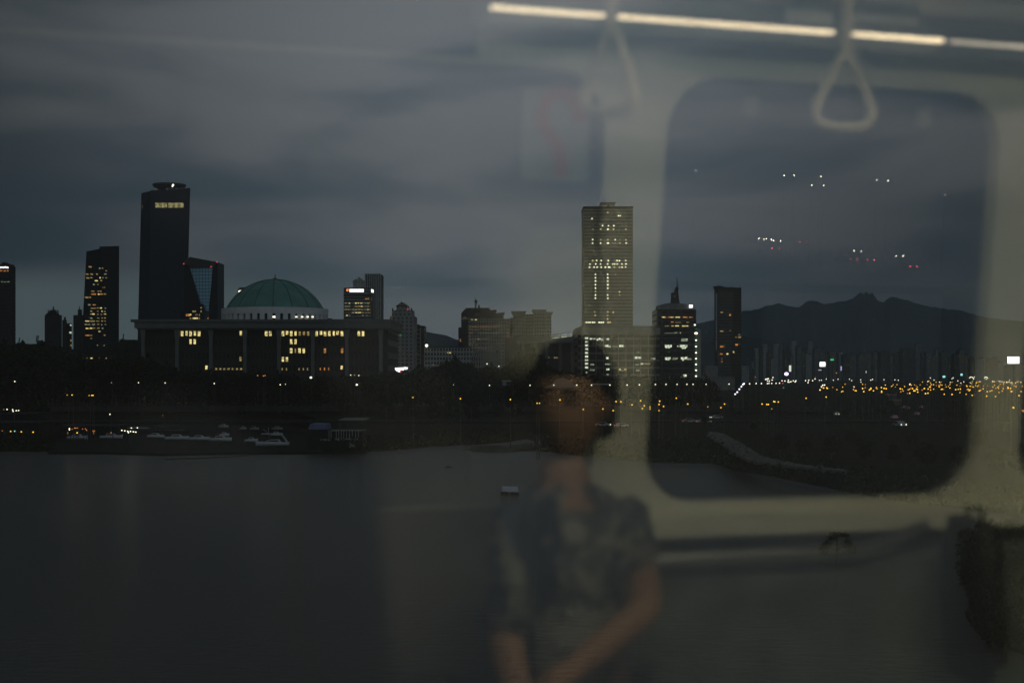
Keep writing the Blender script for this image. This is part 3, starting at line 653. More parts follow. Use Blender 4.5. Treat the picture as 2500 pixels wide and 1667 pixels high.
dots += [(Zx(x), Zy(y), 2.8, 2.6, 'yeld') for x, y in ((235,920),(339,920),(239,948),(338,947),(338,975),(383,922))]
dots = [(a_, b_, c_*1.08, d_*1.05, {'yel':'dot','wht':'dot','yeld':'yel','whtd':'whtd'}[e_]) for a_, b_, c_, d_, e_ in dots][:100]
panes(t, dots, D - .65, M_['yel'])

# --- wide low glass office ----------------------------------------------------
D = 800
t = bthing('wide_office', 'wide low glass office with lit rooms in front of the tall gridded tower', 1510, D)
MB().gbox(1410, 1610, 817, D, 40).build('wall', facade('wo', (.10,.10,.09), (.02,.022,.02), 60, 4.1, .99, .7, .3), t)
MB().pbox(1407, 1612, 800, 817, D - 1.2, 43).build('roof', M_['concrete'], t)
MB().pbox(1416, 1598, 795.5, 800, D + 3, 24).build('roof_edge', M_['stone'], t)
for i in range(11): MB().gbox(1418.5 + i*18.2, 1419.7 + i*18.2, 817, D - .5, .45).build('fin', M_['concrete'], t)
its = [(Zx(170), 825.5 + 9*i*.99, 7.5, 4.6, 'wht') for i in range(9)] + [(1432, 909, 4, 4, 'whtd')]
its += [(1443,827,6,3.6,'wht'),(1451,827,5,3,'wht'),(1458,829,5,4,'wht'),(1464,827,5,4,'wht'),(1471,829,6,5.5,'wht'),(1484,828,6,3.6,'wht')]
its += [(1481,844,9,4.4,'wht'),(1488,846,9,3,'wht'),(1502,846,11,3,'whtd'),(1517,844.5,10,5,'wht'),(1524,845,6,3,'whtd'),(1483,874,6,5,'wht'),(1484,889,13,3.6,'whtd'),(1484,901.5,7,4.5,'wht'),(1513.5,902,4,4.5,'yel'),(1527,902,5,4.5,'yel'),(1520,904.5,8,2,'whtd')]
its += [(1553,873,7,6,'wht'),(1562,873,8,5,'wht'),(1555,890,10,3,'whtd'),(1557,904,9,5,'whtd'),(1558,860,6,3,'whtd'),(1567,888,8,4,'wht'),(1577,888,9,3,'yeld'),(1584,888,6,4,'yeld'),(1592,875,7,4,'whtd'),(1598,875.5,6,3.6,'wht')]
its += [(1446,890,10,4,'whtd'),(1446,903,12,4,'whtd'),(1484,914,6,3,'whtd')]
panes(t, its, D - .05, M_['wht'])

# --- spired office with a string of corner lights ---------------------------------
D = 1000
t = bthing('spired_office', 'dark glass office with small spired roof tower, orange top floor and corner string of lights', 1652, D)
Qx = lambda x: 1560 + x/4.9; Qy = lambda y: 640 + y/4.9
MB().gbox(Qx(215), Qx(685), Qy(565), D, 35).build('wall', facade('so', (.035,.04,.038), (.012,.014,.014), 14, 4.2, .93, .75, .3), t)
MB().ppoly([(Qx(240),Qy(568)),(Qx(245),Qy(515)),(Qx(300),Qy(500)),(Qx(345),Qy(488)),(Qx(385),Qy(492)),(Qx(540),Qy(497)),(Qx(600),Qy(510)),(Qx(662),Qy(515)),(Qx(664),Qy(568))], D+2, 26).build('roof', M_['concrete'], t)
for i in range(5): MB().pbox(Qx(280+78*i), Qx(338+78*i), Qy(578), Qy(612), D-.2, .15).build('window', M_['dglass'], t)
MB().ppoly([(Qx(388),Qy(500)),(Qx(398),Qy(420)),(Qx(397),Qy(362)),(Qx(430),Qy(362)),(Qx(445),Qy(300)),(Qx(474),Qy(302)),(Qx(470),Qy(352)),(Qx(478),Qy(430)),(Qx(490),Qy(500))], D+8, 8).build('spire_tower', M_['dsteel'], t)
MB().tube([P(Qx(455),Qy(305),D+10), P(Qx(457),Qy(175),D+10)], [.45,.12], 5).tube([P(Qx(432),Qy(362),D+10), P(Qx(434),Qy(300),D+10)], .3, 5).tube([P(Qx(398),Qy(365),D+10), P(Qx(394),Qy(265),D+10)], .12, 4).tube([P(Qx(470),Qy(305),D+10), P(Qx(470),Qy(240),D+10)], .12, 4).build('mast', M_['dsteel'], t)
MB().ball(P(Qx(425), Qy(412), D+7.4), 1.0, 8, 5, (1,.3,1)).build('round_window', M_['concrete'], t)
MB().pbox(Qx(600), Qx(642), Qy(510), Qy(545), D-.6, .4).build('sign_lettering', E_['s'], t)
MB().pbox(Qx(641), Qx(648), Qy(514), Qy(532), D-.6, .4).build('sign_emblem', E_['r'], t)
its = [(Qx(x), Qy(658), w_/4.9, 2.6, mm) for x, w_, mm in ((292,40,'yel'),(372,45,'org'),(400,30,'yel'),(462,60,'yel'),(552,50,'org'),(622,44,'org'),(316,14,'org'))]
its += [(Qx(x), Qy(y), w_/4.9, h_/4.9, mm) for x, y, w_, h_, mm in ((398,717,30,12,'org'),(455,721,40,8,'yeld'),(490,721,20,8,'yeld'),(583,720,36,10,'yeld'),(335,763,50,10,'yeld'),(402,763,24,12,'yel'),(455,762,46,12,'yel'),(540,763,50,12,'yel'),(580,763,26,10,'yel'),(440,842,30,8,'whtd'),(495,846,10,10,'wht'),(385,850,160,5,'whtd'),
      (540,930,70,34,'whtd'),(568,928,22,30,'wht'),(350,1003,82,30,'wht'),(345,1020,50,20,'wht'),(465,1005,14,12,'wht'),(533,1003,90,32,'wht'),(535,1025,50,20,'wht'),(345,1150,70,28,'wht'),(340,1160,40,26,'wht'),(435,1152,60,22,'whtd'),(530,1150,60,26,'wht'),(568,1145,22,30,'wht'),(605,1158,50,22,'whtd'),(525,1168,20,18,'wht'),(548,1355,44,26,'wht'),(525,1375,40,16,'whtd'),(415,1160,40,14,'whtd'),(361,1073,6,6,'wht'))]
panes(t, its, D - .05, M_['wht'])
MB().gbox(Qx(690), Qx(740), 803, D+3, 20).build('side_wing', M_['concrete'], t)
for y in (750,850,933,1009,1083,1153,1222,1292,1362,1432):
    x = 668 if y == 750 else 683
    MB().ball(P(Qx(x), Qy(y), D-1.5), .62 if y != 850 else .9, 8, 5, (1.15,1,.9) if y != 850 else (1.3,1,.9)).build('corner_lamp', E_['w'], t)
for y in (800, 890, 970, 1045, 1118, 1188, 1257, 1327, 1397): MB().ball(P(Qx(683), Qy(y), D-1), .28, 6, 4).build('corner_lamp', E_['g'], t)

# --- plain dark tower ------------------------------------------------------------
D = 1700
t = bthing('dark_tower', 'plain dark flat-topped tower with few amber windows standing in front of the mountain', 1777, D)
hexa(t, [(1744,699,12),(1768,701,0),(1810,704,4),(1810,704,45),(1746,700,45)], [(1744,12),(1768,0),(1810,4),(1810,45),(1746,45)], D, 'wall', facade('dt', (.035,.038,.036), (.015,.017,.018), 3, 3.8, .8, .7, .4), t) if False else \
hexa(t, [(1744,699,12),(1753,700,0),(1810,703.5,4),(1810,703.5,45),(1746,700,45)], [(1744,12),(1753,0),(1810,4),(1810,45),(1746,45)], D, 'wall', facade('dt', (.05,.053,.05), (.02,.022,.023), 3, 3.8, .8, .7, .4))
mb = MB()
for x, y in ((1748,698.5),(1757,697.5),(1764,698.5),(1787,700.5),(1796,702),(1806,702)): mb.pbox(x-4, x+4, y, y+6, D+8, 10)
mb.build('roof', M_['dsteel'], t)
MB().ppoly([(1747.5,716),(1750.5,717),(1750.5,860),(1747.5,850)], D - .5, .4).build('corner_strip', M_['steel'], t)
panes(t, [(Qx(990),Qy(600),6,3,'yeld'),(Qx(1090),Qy(632),4,4,'org'),(Qx(990),Qy(824),8,3,'yeld'),(Qx(1093),Qy(820),3,3,'yeld'),(Qx(1160),Qy(897),4,2,'yeld'),(Qx(1202),Qy(897),7,4,'yeld'),(Qx(1168),Qy(987),7,4,'org'),(Qx(990),Qy(1008),8,4,'org'),(Qx(1200),Qy(865),4,2,'whtd'),
          (Qx(985),Qy(1097),6,3.4,'org'),(Qx(1057),Qy(1097),5,3.4,'yel'),(Qx(1132),Qy(1075),3.6,3.6,'yel'),(Qx(992),Qy(1155),3,2,'yeld'),(Qx(992),Qy(1188),3,3,'org')], D - .3, M_['yel'])
t = bthing('low_hangar', 'long low dark roof with a pale line at the foot of the plain dark tower', 1740, 1500)
MB().gbox(1712, 1794, 921, 1500, 30).pbox(1712, 1792, 919.6, 921, 1499, 1).gbox(1722, 1752, 893, 1520, 20).build('wall', M_['concrete'], t)

# --- apartment blocks below the mountain ------------------------------------------
apt = [facade('apt%d' % i, c, (.03,.035,.04), 3.6, 3.0, .45, .5, .5) for i, c in enumerate(((.10,.12,.12),(.20,.24,.24),(.13,.12,.11),(.05,.055,.055)))]
Sx = lambda x: 1780 + x/4.9; Sy = lambda y: 680 + y/4.9; Rx = lambda x: 2100 + x/4.128; Ry = lambda y: 680 + y/4.128
blocks = [(Sx(150),Sx(240),Sy(1040),1),(Sx(160),Sx(235),Sy(1112),2),(Sx(272),Sx(305),Sy(985),1),(Sx(310),Sx(352),Sy(830),1),(Sx(360),Sx(408),Sy(840),3),(Sx(412),Sx(458),Sy(785),1),(Sx(462),Sx(500),Sy(880),3),(Sx(505),Sx(535),Sy(960),1),(Sx(540),Sx(604),Sy(782),1),(Sx(606),Sx(640),Sy(815),0),
          (Sx(642),Sx(660),Sy(780),3),(Sx(665),Sx(735),Sy(850),3),(Sx(722),Sx(770),Sy(920),0),(Sx(748),Sx(802),Sy(742),1),(Sx(815),Sx(865),Sy(815),0),(Sx(868),Sx(915),Sy(860),3),(Sx(920),Sx(1000),Sy(905),1),(Sx(950),Sx(1002),Sy(745),1),(Sx(1010),Sx(1028),Sy(850),3),(Sx(1032),Sx(1090),Sy(832),0),(Sx(1095),Sx(1150),Sy(850),0),
          (Sx(1155),Sx(1200),Sy(900),0),(Sx(1204),Sx(1280),Sy(870),2),(Sx(1284),Sx(1310),Sy(905),3),(Sx(1315),Sx(1360),Sy(880),1),(Sx(1366),Sx(1440),Sy(910),3),(Sx(1445),Sx(1500),Sy(905),0),(Sx(1504),Sx(1545),Sy(930),2),(Sx(1550),Sx(1600),Sy(905),2),
          (Rx(0),Rx(65),Ry(770),2),(Rx(70),Rx(130),Ry(745),0),(Rx(150),Rx(245),Ry(915),1),(Rx(135),Rx(200),Ry(740),2),(Rx(205),Rx(300),Ry(735),3),(Rx(305),Rx(330),Ry(770),0),(Rx(340),Rx(425),Ry(745),3),(Rx(430),Rx(560),Ry(706),3),(Rx(565),Rx(620),Ry(655),0),(Rx(625),Rx(660),Ry(745),3),(Rx(668),Rx(720),Ry(745),0),
          (Rx(725),Rx(760),Ry(775),2),(Rx(765),Rx(815),Ry(710),0),(Rx(820),Rx(885),Ry(740),0),(Rx(890),Rx(940),Ry(790),3),(Rx(945),Rx(995),Ry(760),3),(Rx(1000),Rx(1050),Ry(715),2),(Rx(1055),Rx(1110),Ry(770),2),(Rx(1115),Rx(1160),Ry(800),3),(Rx(1165),Rx(1290),Ry(805),1),(Rx(1200),Rx(1235),Ry(890),1),(Rx(1295),Rx(1380),Ry(800),3),
          (Rx(1385),Rx(1440),Ry(850),2),(Rx(1445),Rx(1560),Ry(880),3),(Rx(1565),Rx(1660),Ry(870),0),(1812,1840,900,3),(1700,1712,912,3)]
rn = random.Random(9)
for i, (x0, x1, yt, k) in enumerate(blocks):
    D = 3000 + (i * 37 % 11) * 90 + (yt < 845) * 700
    t = bthing('apartment_block', 'far grey apartment block among the housing below the mountain', (x0+x1)/2, D, group='far apartment blocks below the mountain')
    dep = (x1 - x0)/F*D*.6 + 15
    MB().gbox(x0, x1, yt, D, dep).build('wall', apt[k], t)
    xm = (x0*rn.uniform(.3,.7) + x1*.5) ; xm = x0 + (x1-x0)*rn.uniform(.25,.65); wq = (x1-x0)*.22
    MB().pbox(xm-wq/2, xm+wq/2, yt-2.6, yt+.2, D+4, 8).pbox(xm+wq*.8, xm+wq*1.3, yt-1.5, yt+.2, D+5, 5).build('roof', M_['dconcrete'], t)
    for q in range(rn.choice((0, 1, 1, 2, 3))):
        cx = rn.uniform(x0+1, x1-1); cy = rn.uniform(yt+8, 905)
        MB().pbox(cx-.7, cx+.7, cy-.6, cy+.6, D-.4, .3).build('window', M_[rn.choice(('yeld','whtd','yeld','org'))], t)
# lit hoardings and screens in the housing
def sign(lab, pts, m, D=2600, nm='lit_sign'):
    (x0, x1, y0, y1) = pts
    t = thing(nm, lab, 'sign', (P((x0+x1)/2, 0, D).x, D, GZ))
    MB().pbox(x0, x1, y0, y1, D, 1).build('panel', m, t); MB().pbox(x0-.5, x1+.5, y0-.5, y1+.5, D+1.02, 1).build('frame', M_['dsteel'], t)
    MB().gbox((x0+x1)/2-.7, (x0+x1)/2+.7, y1, D+.3, 1).build('post', M_['pole'], t)
sign('bright white rectangular screen in the middle of the far housing', (Sx(1085),Sx(1152),Sy(997),Sy(1052)), E_['s'])
sign('large bright white rectangular screen near the right edge of the photo', (Rx(1486),Rx(1604),Ry(787),Ry(856)), E_['s'], 2000)
sign('tall narrow white sign above the violet spotlight', (Sx(718),Sx(743),Sy(1038),Sy(1112)), emis('ws', (.8,.85,.75), 1))
sign('small green lettering sign right of the white rectangular screen', (Sx(1213),Sx(1253),Sy(962),Sy(979)), E_['g'])
sign('thin upright violet sign in the far housing', (Sx(1335),Sx(1348),Sy(1048),Sy(1100)), emis('vs', (.45,.42,.8), 1))
sign('tiny upright white sign right of the violet one', (Sx(1636),Sx(1644),Sy(1105),Sy(1130)), emis('ws2', (.5,.6,.55), 1))
sign('small cyan-white square sign left of its twin over the yellow lights', (Rx(833),Rx(858),Ry(978),Ry(998)), E_['c'])
sign('small cyan-white square sign, the right and higher of two', (Rx(1012),Rx(1033),Ry(957),Ry(978)), E_['c'])
sign('small pale pink lit strip left of the white rectangular screen', (Sx(1070),Sx(1106),Sy(1087),Sy(1100)), emis('ps', (.4,.33,.36), 1))
t = thing('spotlight', 'violet-white glaring spotlight at the foot of the far housing', 'lamp', (P(1920,0,2500).x, 2500, GZ))
MB().ball(P(Sx(686), Sy(1140), 2500), 2.9, 12, 8, (1.3,1,1)).build('lamp_head', E_['v'], t); MB().gbox(Sx(684), Sx(688), Sy(1145), 2501, 1).build('pole', M_['pole'], t)
for x, y, lab in ((2178,962,'small building with warm lit roof edge on the dark right bank'),(2192,975,'low building with an orange lit gable beside red car lights')):
    D = dist0(y+14, 4); t = bthing('bank_building', lab, x, D)
    MB().gbox(x-10, x+10, y+3, D, 6, 3).build('wall', M_['sand'], t); MB().pbox(x-12, x+11, y, y+3.2, D-.6, 7).build('roof', mat('warm_roof%d' % x, (.30,.18,.12), .8), t)
t = bthing('tent_hall', 'pale low tent roof by the row of white street lamps, below the members hall', 1380, 640)
MB().ppoly([(1330,946),(1345,941),(1352,935),(1360,925),(1378,922),(1395,930),(1404,939),(1415,944),(1415,946)], 625, 14).build('roof', M_['stone'], t)
MB().pbox(1334, 1412, 946, 950, 627, 10).build('wall', M_['dark_wall'], t)
t = bthing('kiosk', 'small pale boxy kiosk between two white street lamps', 1237, 610)
MB().pbox(1226, 1248, 928, 931.5, 608, 6).pbox(1227, 1236, 931.5, 941, 609, 5).build('wall', M_['dwhite'], t); MB().pbox(1236, 1247, 937, 941, 610, 4).build('counter', M_['dark_wall'], t)
t = bthing('fence_panel', 'short pale horizontal railing by the street lamps left of the gridded tower', 1466, 615)
MB().pbox(1446, 1488, 936, 939.5, 606, .2).build('rail', M_['dwhite'], t); MB().gbox(1447, 1448, 939, 606.3, .2).gbox(1486, 1487, 939, 606.3, .2).build('post', M_['pole'], t)

# viaduct of the riverside expressway carrying the white lamps
mb = MB().box(-330, 160, 590, 612, 5.0, 6.2).box(-330, 160, 589.6, 590, 5.0, 7.1)
for i in range(33): mb.box(-325 + i*15, -323 + i*15, 598, 603, 2, 5)
struct(mb, 'elevated_road', M_['dconcrete'])
mb = MB().box(-600, 900, 478, 500, 3.5, 4.25); struct(mb, 'road', M_['asphalt'])

# ================================================================ LAMPS
def lamp_proto(key, lab, grp):
    t = thing('street_lamp', lab, 'street lamp', (0, 0, 0), grp)
    MB().tube([(0,0,0),(0,0,9.8)], [.13,.07], 6).tube([(0,0,9.8),(0,-.3,10.05),(0,-1.2,10.1)], .06, 5).build('pole', M_['pole'], t)
    MB().ball((0,0,0), 1, 9, 6, (1,.8,.85)).build('lamp_head', E_[key], t, origin=(0,0,0))
    [c for c in t.children if c.name.startswith('lamp_head')][0].location = (0, -1.3, 10.0)
    return t
protos = {}
def lamp(px, py, key, lab, grp, D=None, zl=14.0, size=1.0, kind=None):
    k = (key, lab); first = k not in protos
    if D is None:
        D = (CAM.z - zl) * F / (py - HY) if py > 921.5 else 2950.0
        D = min(D, 2950.0)
    p = P(px, py, D); r = max(.22, 1.75 * D / F) * size
    if first:
        t = protos[k] = lamp_proto(key, lab, grp)
        if kind: t.name = kind.replace(' ', '_'); t['category'] = kind
    else: t = copy_thing(protos[k], (0,0,0))
    s = max(.35, (p.z - GZ) / 10.0)
    t.location = (p.x, D + 1.3, p.z - 10 * s); t.scale = (1, 1, s)
    for c in t.children:
        if c.name.startswith('lamp_head'): c.scale = (r, r, r / s)
    return t
LW = ('white street lamp in the even row along the elevated riverside road', 'white lamps along the elevated road')
for x, y in ((36,931),(272,934),(338,934),(403,934.5),(523,936),(684,939),(697,938),(1107,939),(1195,940.6),(1294,940.5),(1352,940),(1408,940),(1444,940),(1489,939.7),(1531,939.5),(1561,939.2),
             (1600,938.3),(1626,938.2),(1653,938.1),(1677,938),(1692,938),(1724,938),(1780,937.3),(1830,936.7),(1846,936),(1859,936)):
    lamp(x, y, 'w', *LW, D=600, size=.85 if x not in (697,1107,272) else .55)
lamp(759, 921.5, 'w', 'larger white lamp below the third column from the right of the domed hall', None, D=640, size=1.7)
lamp(871, 939, 'w', 'large white lamp on a pole alone below the right end of the domed hall', None, D=590, size=1.5)
for x, y in ((629,916.5),(643,917.5),(647,916.5)): lamp(x, y, 'o', 'dim orange lamp among trees below the domed hall', 'orange lamps among the trees', D=640, size=.8)
for x, y in ((856,915.5),(865.5,915.5),(876,916.5)): lamp(x, y, 'w', 'small yellowish lamp in the group of three among trees below the hall', 'three lamps among the trees', D=640, size=.8 if x != 865.5 else .5)
for x, y in ((1189,888),(1218,894),(1242,898.5),(1249,898.5),(1206,903)): lamp(x, y, 'w', 'small warm lamp in front of the dotted block behind trees', 'lamps before the dotted block', D=780, size=.8)
for x, y in ((1795,962),(1800,957),(1805,949.7),(1810,943.5),(1814,938),(1816.5,936.5)):
    lamp(x, y, 'b', 'bluish white lamp on the slanting ramp right of the dark tower', 'bluish lamps up the ramp', D=560, size=1.15)
LA = ('amber street lamp scattered in the dark riverside park', 'amber park lamps')
for x, y in ((1008,970),(1124,973),(1246,975),(1367,976),(1424,999),(1472,998),(1497,1002),(1311,984),(1317,984),(1504,980),(1516,980.5),(1543,988),(1564,978),(1568,997),(1573,990),(1587,993),(1587,998),(1610.5,979),
             (1609,987),(1620,992),(1609,1002),(1651,972),(1679,986),(1728,993),(1760,995),(1769,986),(1860.5,986),(1872,987),(1876,987),(1889,980),(1892,980.5),(1900,981),(1884,998),(1968,972),(2017,969),(164,964),(176,964),(217.5,965),(224,965),(227.2,965)):
    lamp(x, y, 'a', *LA, D=max(6 * F / (y - HY), 372 if x > 1400 else 0), size=.6 if x in (1311,1317,1728,1884,1587,164,217.5) else .82)
LF = ('amber light in the dense far cluster right of the river bend', 'far amber cluster')
far = [(Sx(x), Sy(y)) for x, y in ((1110,1300),(1087,1332),(1130,1308),(1168,1305),(1176,1313),(1240,1300),(1290,1328),(1359,1298),(1345,1353),(1361,1347),(1494,1297),(1487,1327),(1510,1340),(1520,1341),(1598,1315),(1630,1304),(1610,1352),(1680,1332),(1694,1318),(1727,1341),(1630,1268),(1597,1265),(1388,1262))]
far += [(Rx(x), Ry(y)) for x, y in ((25,1108),(36,1138),(50,1100),(53,1068),(93,1122),(104,1113),(133,1130),(160,1102),(170,1109),(217,1133),(216,1145),(241,1106),(249,1106),(262,1109),(355,1092),(372,1068),(405,1110),(410,1140),(425,1115),(433,1132),(484,1120),(500,1068),(478,1157),(500,1154),
        (528,1108),(541,1130),(552,1129),(565,1077),(568,1112),(577,1118),(580,1143),(605,1070),(624,1123),(658,1158),(685,1112),(683,1154),(710,1122),(708,1098),(714,1068),(795,1077),(818,1116),(828,1113),(841,1117),(847,1165),(926,1167),(905,1102),(975,1072),(1005,1083),(1006,1148),(963,1118),(1068,1165),
        (1074,1077),(1081,1117),(1090,1113),(1098,1128),(1108,1120),(1130,1176),(1133,1077),(1165,1078),(1185,1085),(1198,1130),(1208,1128),(1219,1122),(1243,1080),(1240,1110),(1275,1184),(1281,1138),(1283,1080),(1310,1134),(1328,1128),(1338,1091),(1365,1187),(1367,1105),(1400,1147),(1399,1083),
        (1432,1132),(1443,1108),(1448,1083),(1490,1095),(1492,1103),(1516,1106),(1522,1137),(1532,1135),(1570,1090),(1602,1178),(1622,1137),(1545,1300),(1644,1332))]
rnf = random.Random(77)
far += [(rnf.uniform(2250, 2500), rnf.triangular(928, 952, 938)) for _ in range(60)] + [(rnf.uniform(2100, 2260), rnf.triangular(930, 950, 940)) for _ in range(14)]
for i, (x, y) in enumerate(far): lamp(x, y, 'a' if i % 5 else 'o', *LF, size=(.95 if y > 945 else .68) * rnf.uniform(.7, 1.1))
for x, y in ((Sx(1120),Sy(1275)),(Sx(1105),Sy(1294)),(Sx(1142),Sy(1272)),(Sx(1494),Sy(1296)),(Rx(24),Ry(1107)),(Sx(1087),Sy(1331)),(Rx(500),Ry(1066))): lamp(x, y, 'w', 'brighter whitish lamp at the near end of the amber cluster', 'whitish lamps in the amber cluster', size=1.0)
LG = ('tiny pale green-white light at the foot of the far housing', 'tiny lights below the housing')
tiny = [(Rx(x), Ry(y)) for x, y in ((108,1022),(125,1015),(350,1020),(385,1024),(240,1018),(707,1001),(682,1037),(745,1022),(800,1042),(908,1045),(937,1000),(925,1008),(985,1030),(1015,1052),(1110,1050),(1045,1040),(1205,1038),(1335,1033),(1350,1038),(1410,1038),(1430,1040),(1450,1043),(1475,1045),(1500,1040),
        (1505,1022),(1520,1050),(1540,1060),(1565,1052),(1620,1045),(1570,1072),(1102,1001),(1110,993),(1120,991),(1131,994),(1138,1003),(1144,1012),(1150,990),(1252,1003),(1258,994),(1267,990),(1277,994),(1284,1002),(1270,1012),(1640,1122))]
tiny += [(Sx(x), Sy(y)) for x, y in ((435,1206),(447,1202),(458,1199),(470,1197),(460,1223),(480,1225),(633,1222),(668,1224),(710,1215),(705,1235),(718,1238),(740,1233),(768,1222),(790,1235),(800,1222),(515,1213),(525,1183),(458,1255),(477,1252),(510,1253),(562,1252),(603,1250),(915,1220),(953,1217),(945,1243),
        (1000,1220),(1028,1198),(1080,1215),(1105,1215),(1163,1200),(1248,1215),(1303,1203),(1440,1203),(1466,1220),(1575,1210),(1577,1237),(1693,1215),(1715,1205))]
for x, y in tiny: lamp(x, y, 'w', *LG, D=2300, kind='distant light', size=.62 if x > 2000 else .8)
for x, y, k, lab in ((Sx(642),Sy(1252),'r','red light amid the pale lights left of the violet spotlight'),(Sx(653),Sy(1305),'g','green light hanging below the row of pale lights'),(Sx(314),Sy(1178),'o','lone orange light at the foot of the leftmost far apartments'),(Sx(1284),Sy(1130),'o','orange light low between the green sign and the violet sign')):
    lamp(x, y, k, lab, None, D=1500, size=.8)

# ================================================================ CARS
def car_proto(lab):
    t = thing('parked_car', lab, 'car', (0, 0, 0), None)
    bodyp = [(-2.2,.35),(2.2,.35),(2.25,.75),(2.1,.92),(1.25,1.0),(.75,1.42),(-.95,1.45),(-1.75,1.0),(-2.2,.92)]
    MB().prism([(x, -.85, z) for x, z in bodyp], (0, 1.7, 0)).build('body', M_['dwhite'], t)
    MB().prism([(x, -.87, z) for x, z in ((1.1,1.0),(.68,1.36),(-.88,1.38),(-1.5,1.0))], (0, 1.74, 0)).build('window', M_['dglass'], t)
    for x in (-1.4, 1.4):
        for y in (-.88, .68): MB().tube([(x,y,.33),(x,y+.2,.33)], .33, 12).build('wheel', M_['tyre'], t)
    for y in (-.6, .6):
        MB().ball((2.27,y,.7), .14, 8, 5).build('headlight', E_['w'], t); MB().ball((-2.24,y,.75), .1, 8, 5).build('taillight', E_['r'], t)
    return t
CARL = 'pale car with its lights on, crossing the dark road below the spired office'
cars = []
c0 = None
def car(px, py, rz, lab, zg=4.25, D=None, grp=None, s=1.0, only=None):
    global c0
    D = D or (CAM.z - zg - .7) * F / (py - HY); p = P(px, py, D)
    if c0 is None: c0 = car_proto(lab); t = c0
    else: t = copy_thing(c0, (0,0,0), lab)
    t['label'] = lab; t.location = (p.x, D, p.z - .7); t.rotation_euler.z = rz; t.scale = (s,)*3
    if grp: t['group'] = grp
    return t
car(1683, 1027, 0, CARL)
car(1719, 1028, R(15), 'dark car showing a red tail light behind the pale crossing car')
car(1472, 1036, R(-10), 'car with a bright red tail light beside the passenger reflection on the dark road')
car(1517, 1038, R(40), 'pale car turning on the dark road below the wide glass office')
car(1749, 1018, R(200), 'far car with an orange light right of the pale crossing car')
for i, (x, y) in enumerate(((2042,1010),(2060,998),(2073,1001),(2083,1000),(2105,995))):
    car(x, y, R(-92 + i*3), ['leftmost car of the queue with bright headlights on the dark right bank','second car from the left in the headlight queue','middle car of the headlight queue on the dark right bank','fourth car from the left in the headlight queue','rightmost car of the headlight queue'][i], grp='queue of cars with headlights', zg=4)
for i, (x, y, l) in enumerate(((2207,994,'first red-lit car right of the queue'),(2215,996,'second red-lit car, just right of the first'),(2250,994,'red-lit car farthest right on the bank'),(2237,1010,'lower red-lit car under the orange-lit gable'),(2166,998,'dark car with a single red light left of the orange-lit gable'),(2183,1018,'lowest dark car with red lights on the right bank'))):
    car(x, y, R(90), l, grp='cars with red tail lights', zg=4)
car(2196, 1037, R(-80), 'single car with glaring headlight low on the dark right bank', zg=4, s=1.3)

# ================================================================ MARINA (left bank)
def hull(mb, L, W, H, sheer=.25):
    n = 9; ringsv = []
    for i in range(n):
        t = i/(n-1); x = -L/2 + L*t; w_ = W/2*(1 - max(0, (t-.45)/.55)**2.2*.97); zt = H*(1+sheer*t*t)
        ringsv.append([(x,-w_,zt),(x,-w_*.85,H*.35),(x,0,0),(x,w_*.85,H*.35),(x,w_,zt)])
    o = len(mb.v)
    for r_ in ringsv: mb.v += [Vector(v) for v in r_]
    for i in range(n-1):
        for j in range(4): mb.f.append([o+i*5+j, o+i*5+j+1, o+(i+1)*5+j+1, o+(i+1)*5+j])
        mb.f.append([o+i*5+4, o+i*5, o+(i+1)*5, o+(i+1)*5+4])
    mb.f.append([o+j for j in range(5)]); return mb
def boat(px0, px1, pyw, lab, kind=0, rz=0, D=None, grp='boats moored in the marina'):
    D = D or dist0(pyw, .45 if 150 < px0 < 760 else 0); c = P((px0+px1)/2, pyw, D); Lm = (px1-px0)/F*D
    t = thing('moored_boat', lab, 'boat', (0, 0, 0), grp)
    hull(MB(), Lm, min(Lm*.34, 3), .75 + .05*Lm).build('hull', M_['white'] if kind != 2 else M_['dwhite'], t, True)
    H = .75 + .05*Lm
    MB().prism([(x*Lm, -min(Lm*.12,1), H*z) for x, z in ((-.25,1),(.22,1.05),(.1,1.6),(-.2,1.65))], (0, min(Lm*.24,2), 0)).build('cabin', M_['white'], t)
    MB().prism([(x*Lm, -min(Lm*.121,1.02), H*z) for x, z in ((-.2,1.2),(.14,1.2),(.08,1.5),(-.18,1.5))], (0, min(Lm*.242,2.04), 0)).build('window', M_['dglass'], t)
    if kind == 1:
        mb = MB()
        for s in (-1, 1): mb.tube([(-.45*Lm,s*.9,H),(-.3*Lm,s*.9,H*2.6),(.0,s*.8,H*2.9),(.3*Lm,s*.5,H*2.95)], .12, 6)
        mb.tube([(.1*Lm,0,H*2),(.12*Lm,0,H*4.4)], .06, 5).tube([(.1*Lm,0,H*2.9),(.28*Lm,0,H*4)], .05, 5)
        mb.build('arch', M_['white'], t)
        MB().box(-.3*Lm,.32*Lm,-.9,.9,H*2.85,H*3.0).build('canopy', M_['white'], t)
    t.location = (c.x, D, c.z - .25); t.rotation_euler.z = rz
    return t
boat(165, 215, 1071, 'low white boat at the far left below the orange quay lights')
boat(245, 300, 1070, 'low white boat second from the left in the marina')
boat(360, 402, 1068, 'thin white boat with curved deck below the string of yellow lamps')
boat(404, 462, 1073, 'long white covered boat left end of the long row')
boat(462, 512, 1074, 'white boat with dark cockpit in the middle of the long row')
boat(512, 566, 1076, 'white motor boat with pointed bow at the right end of the long row')
boat(536, 560, 1064, 'tiny white boat behind the pointed motor boat')
boat(598, 630, 1078, 'small white launch left of the arched yacht')
boat(624, 706, 1088, 'pale yacht with a big curved radar arch, nearest the water', 1, R(180))
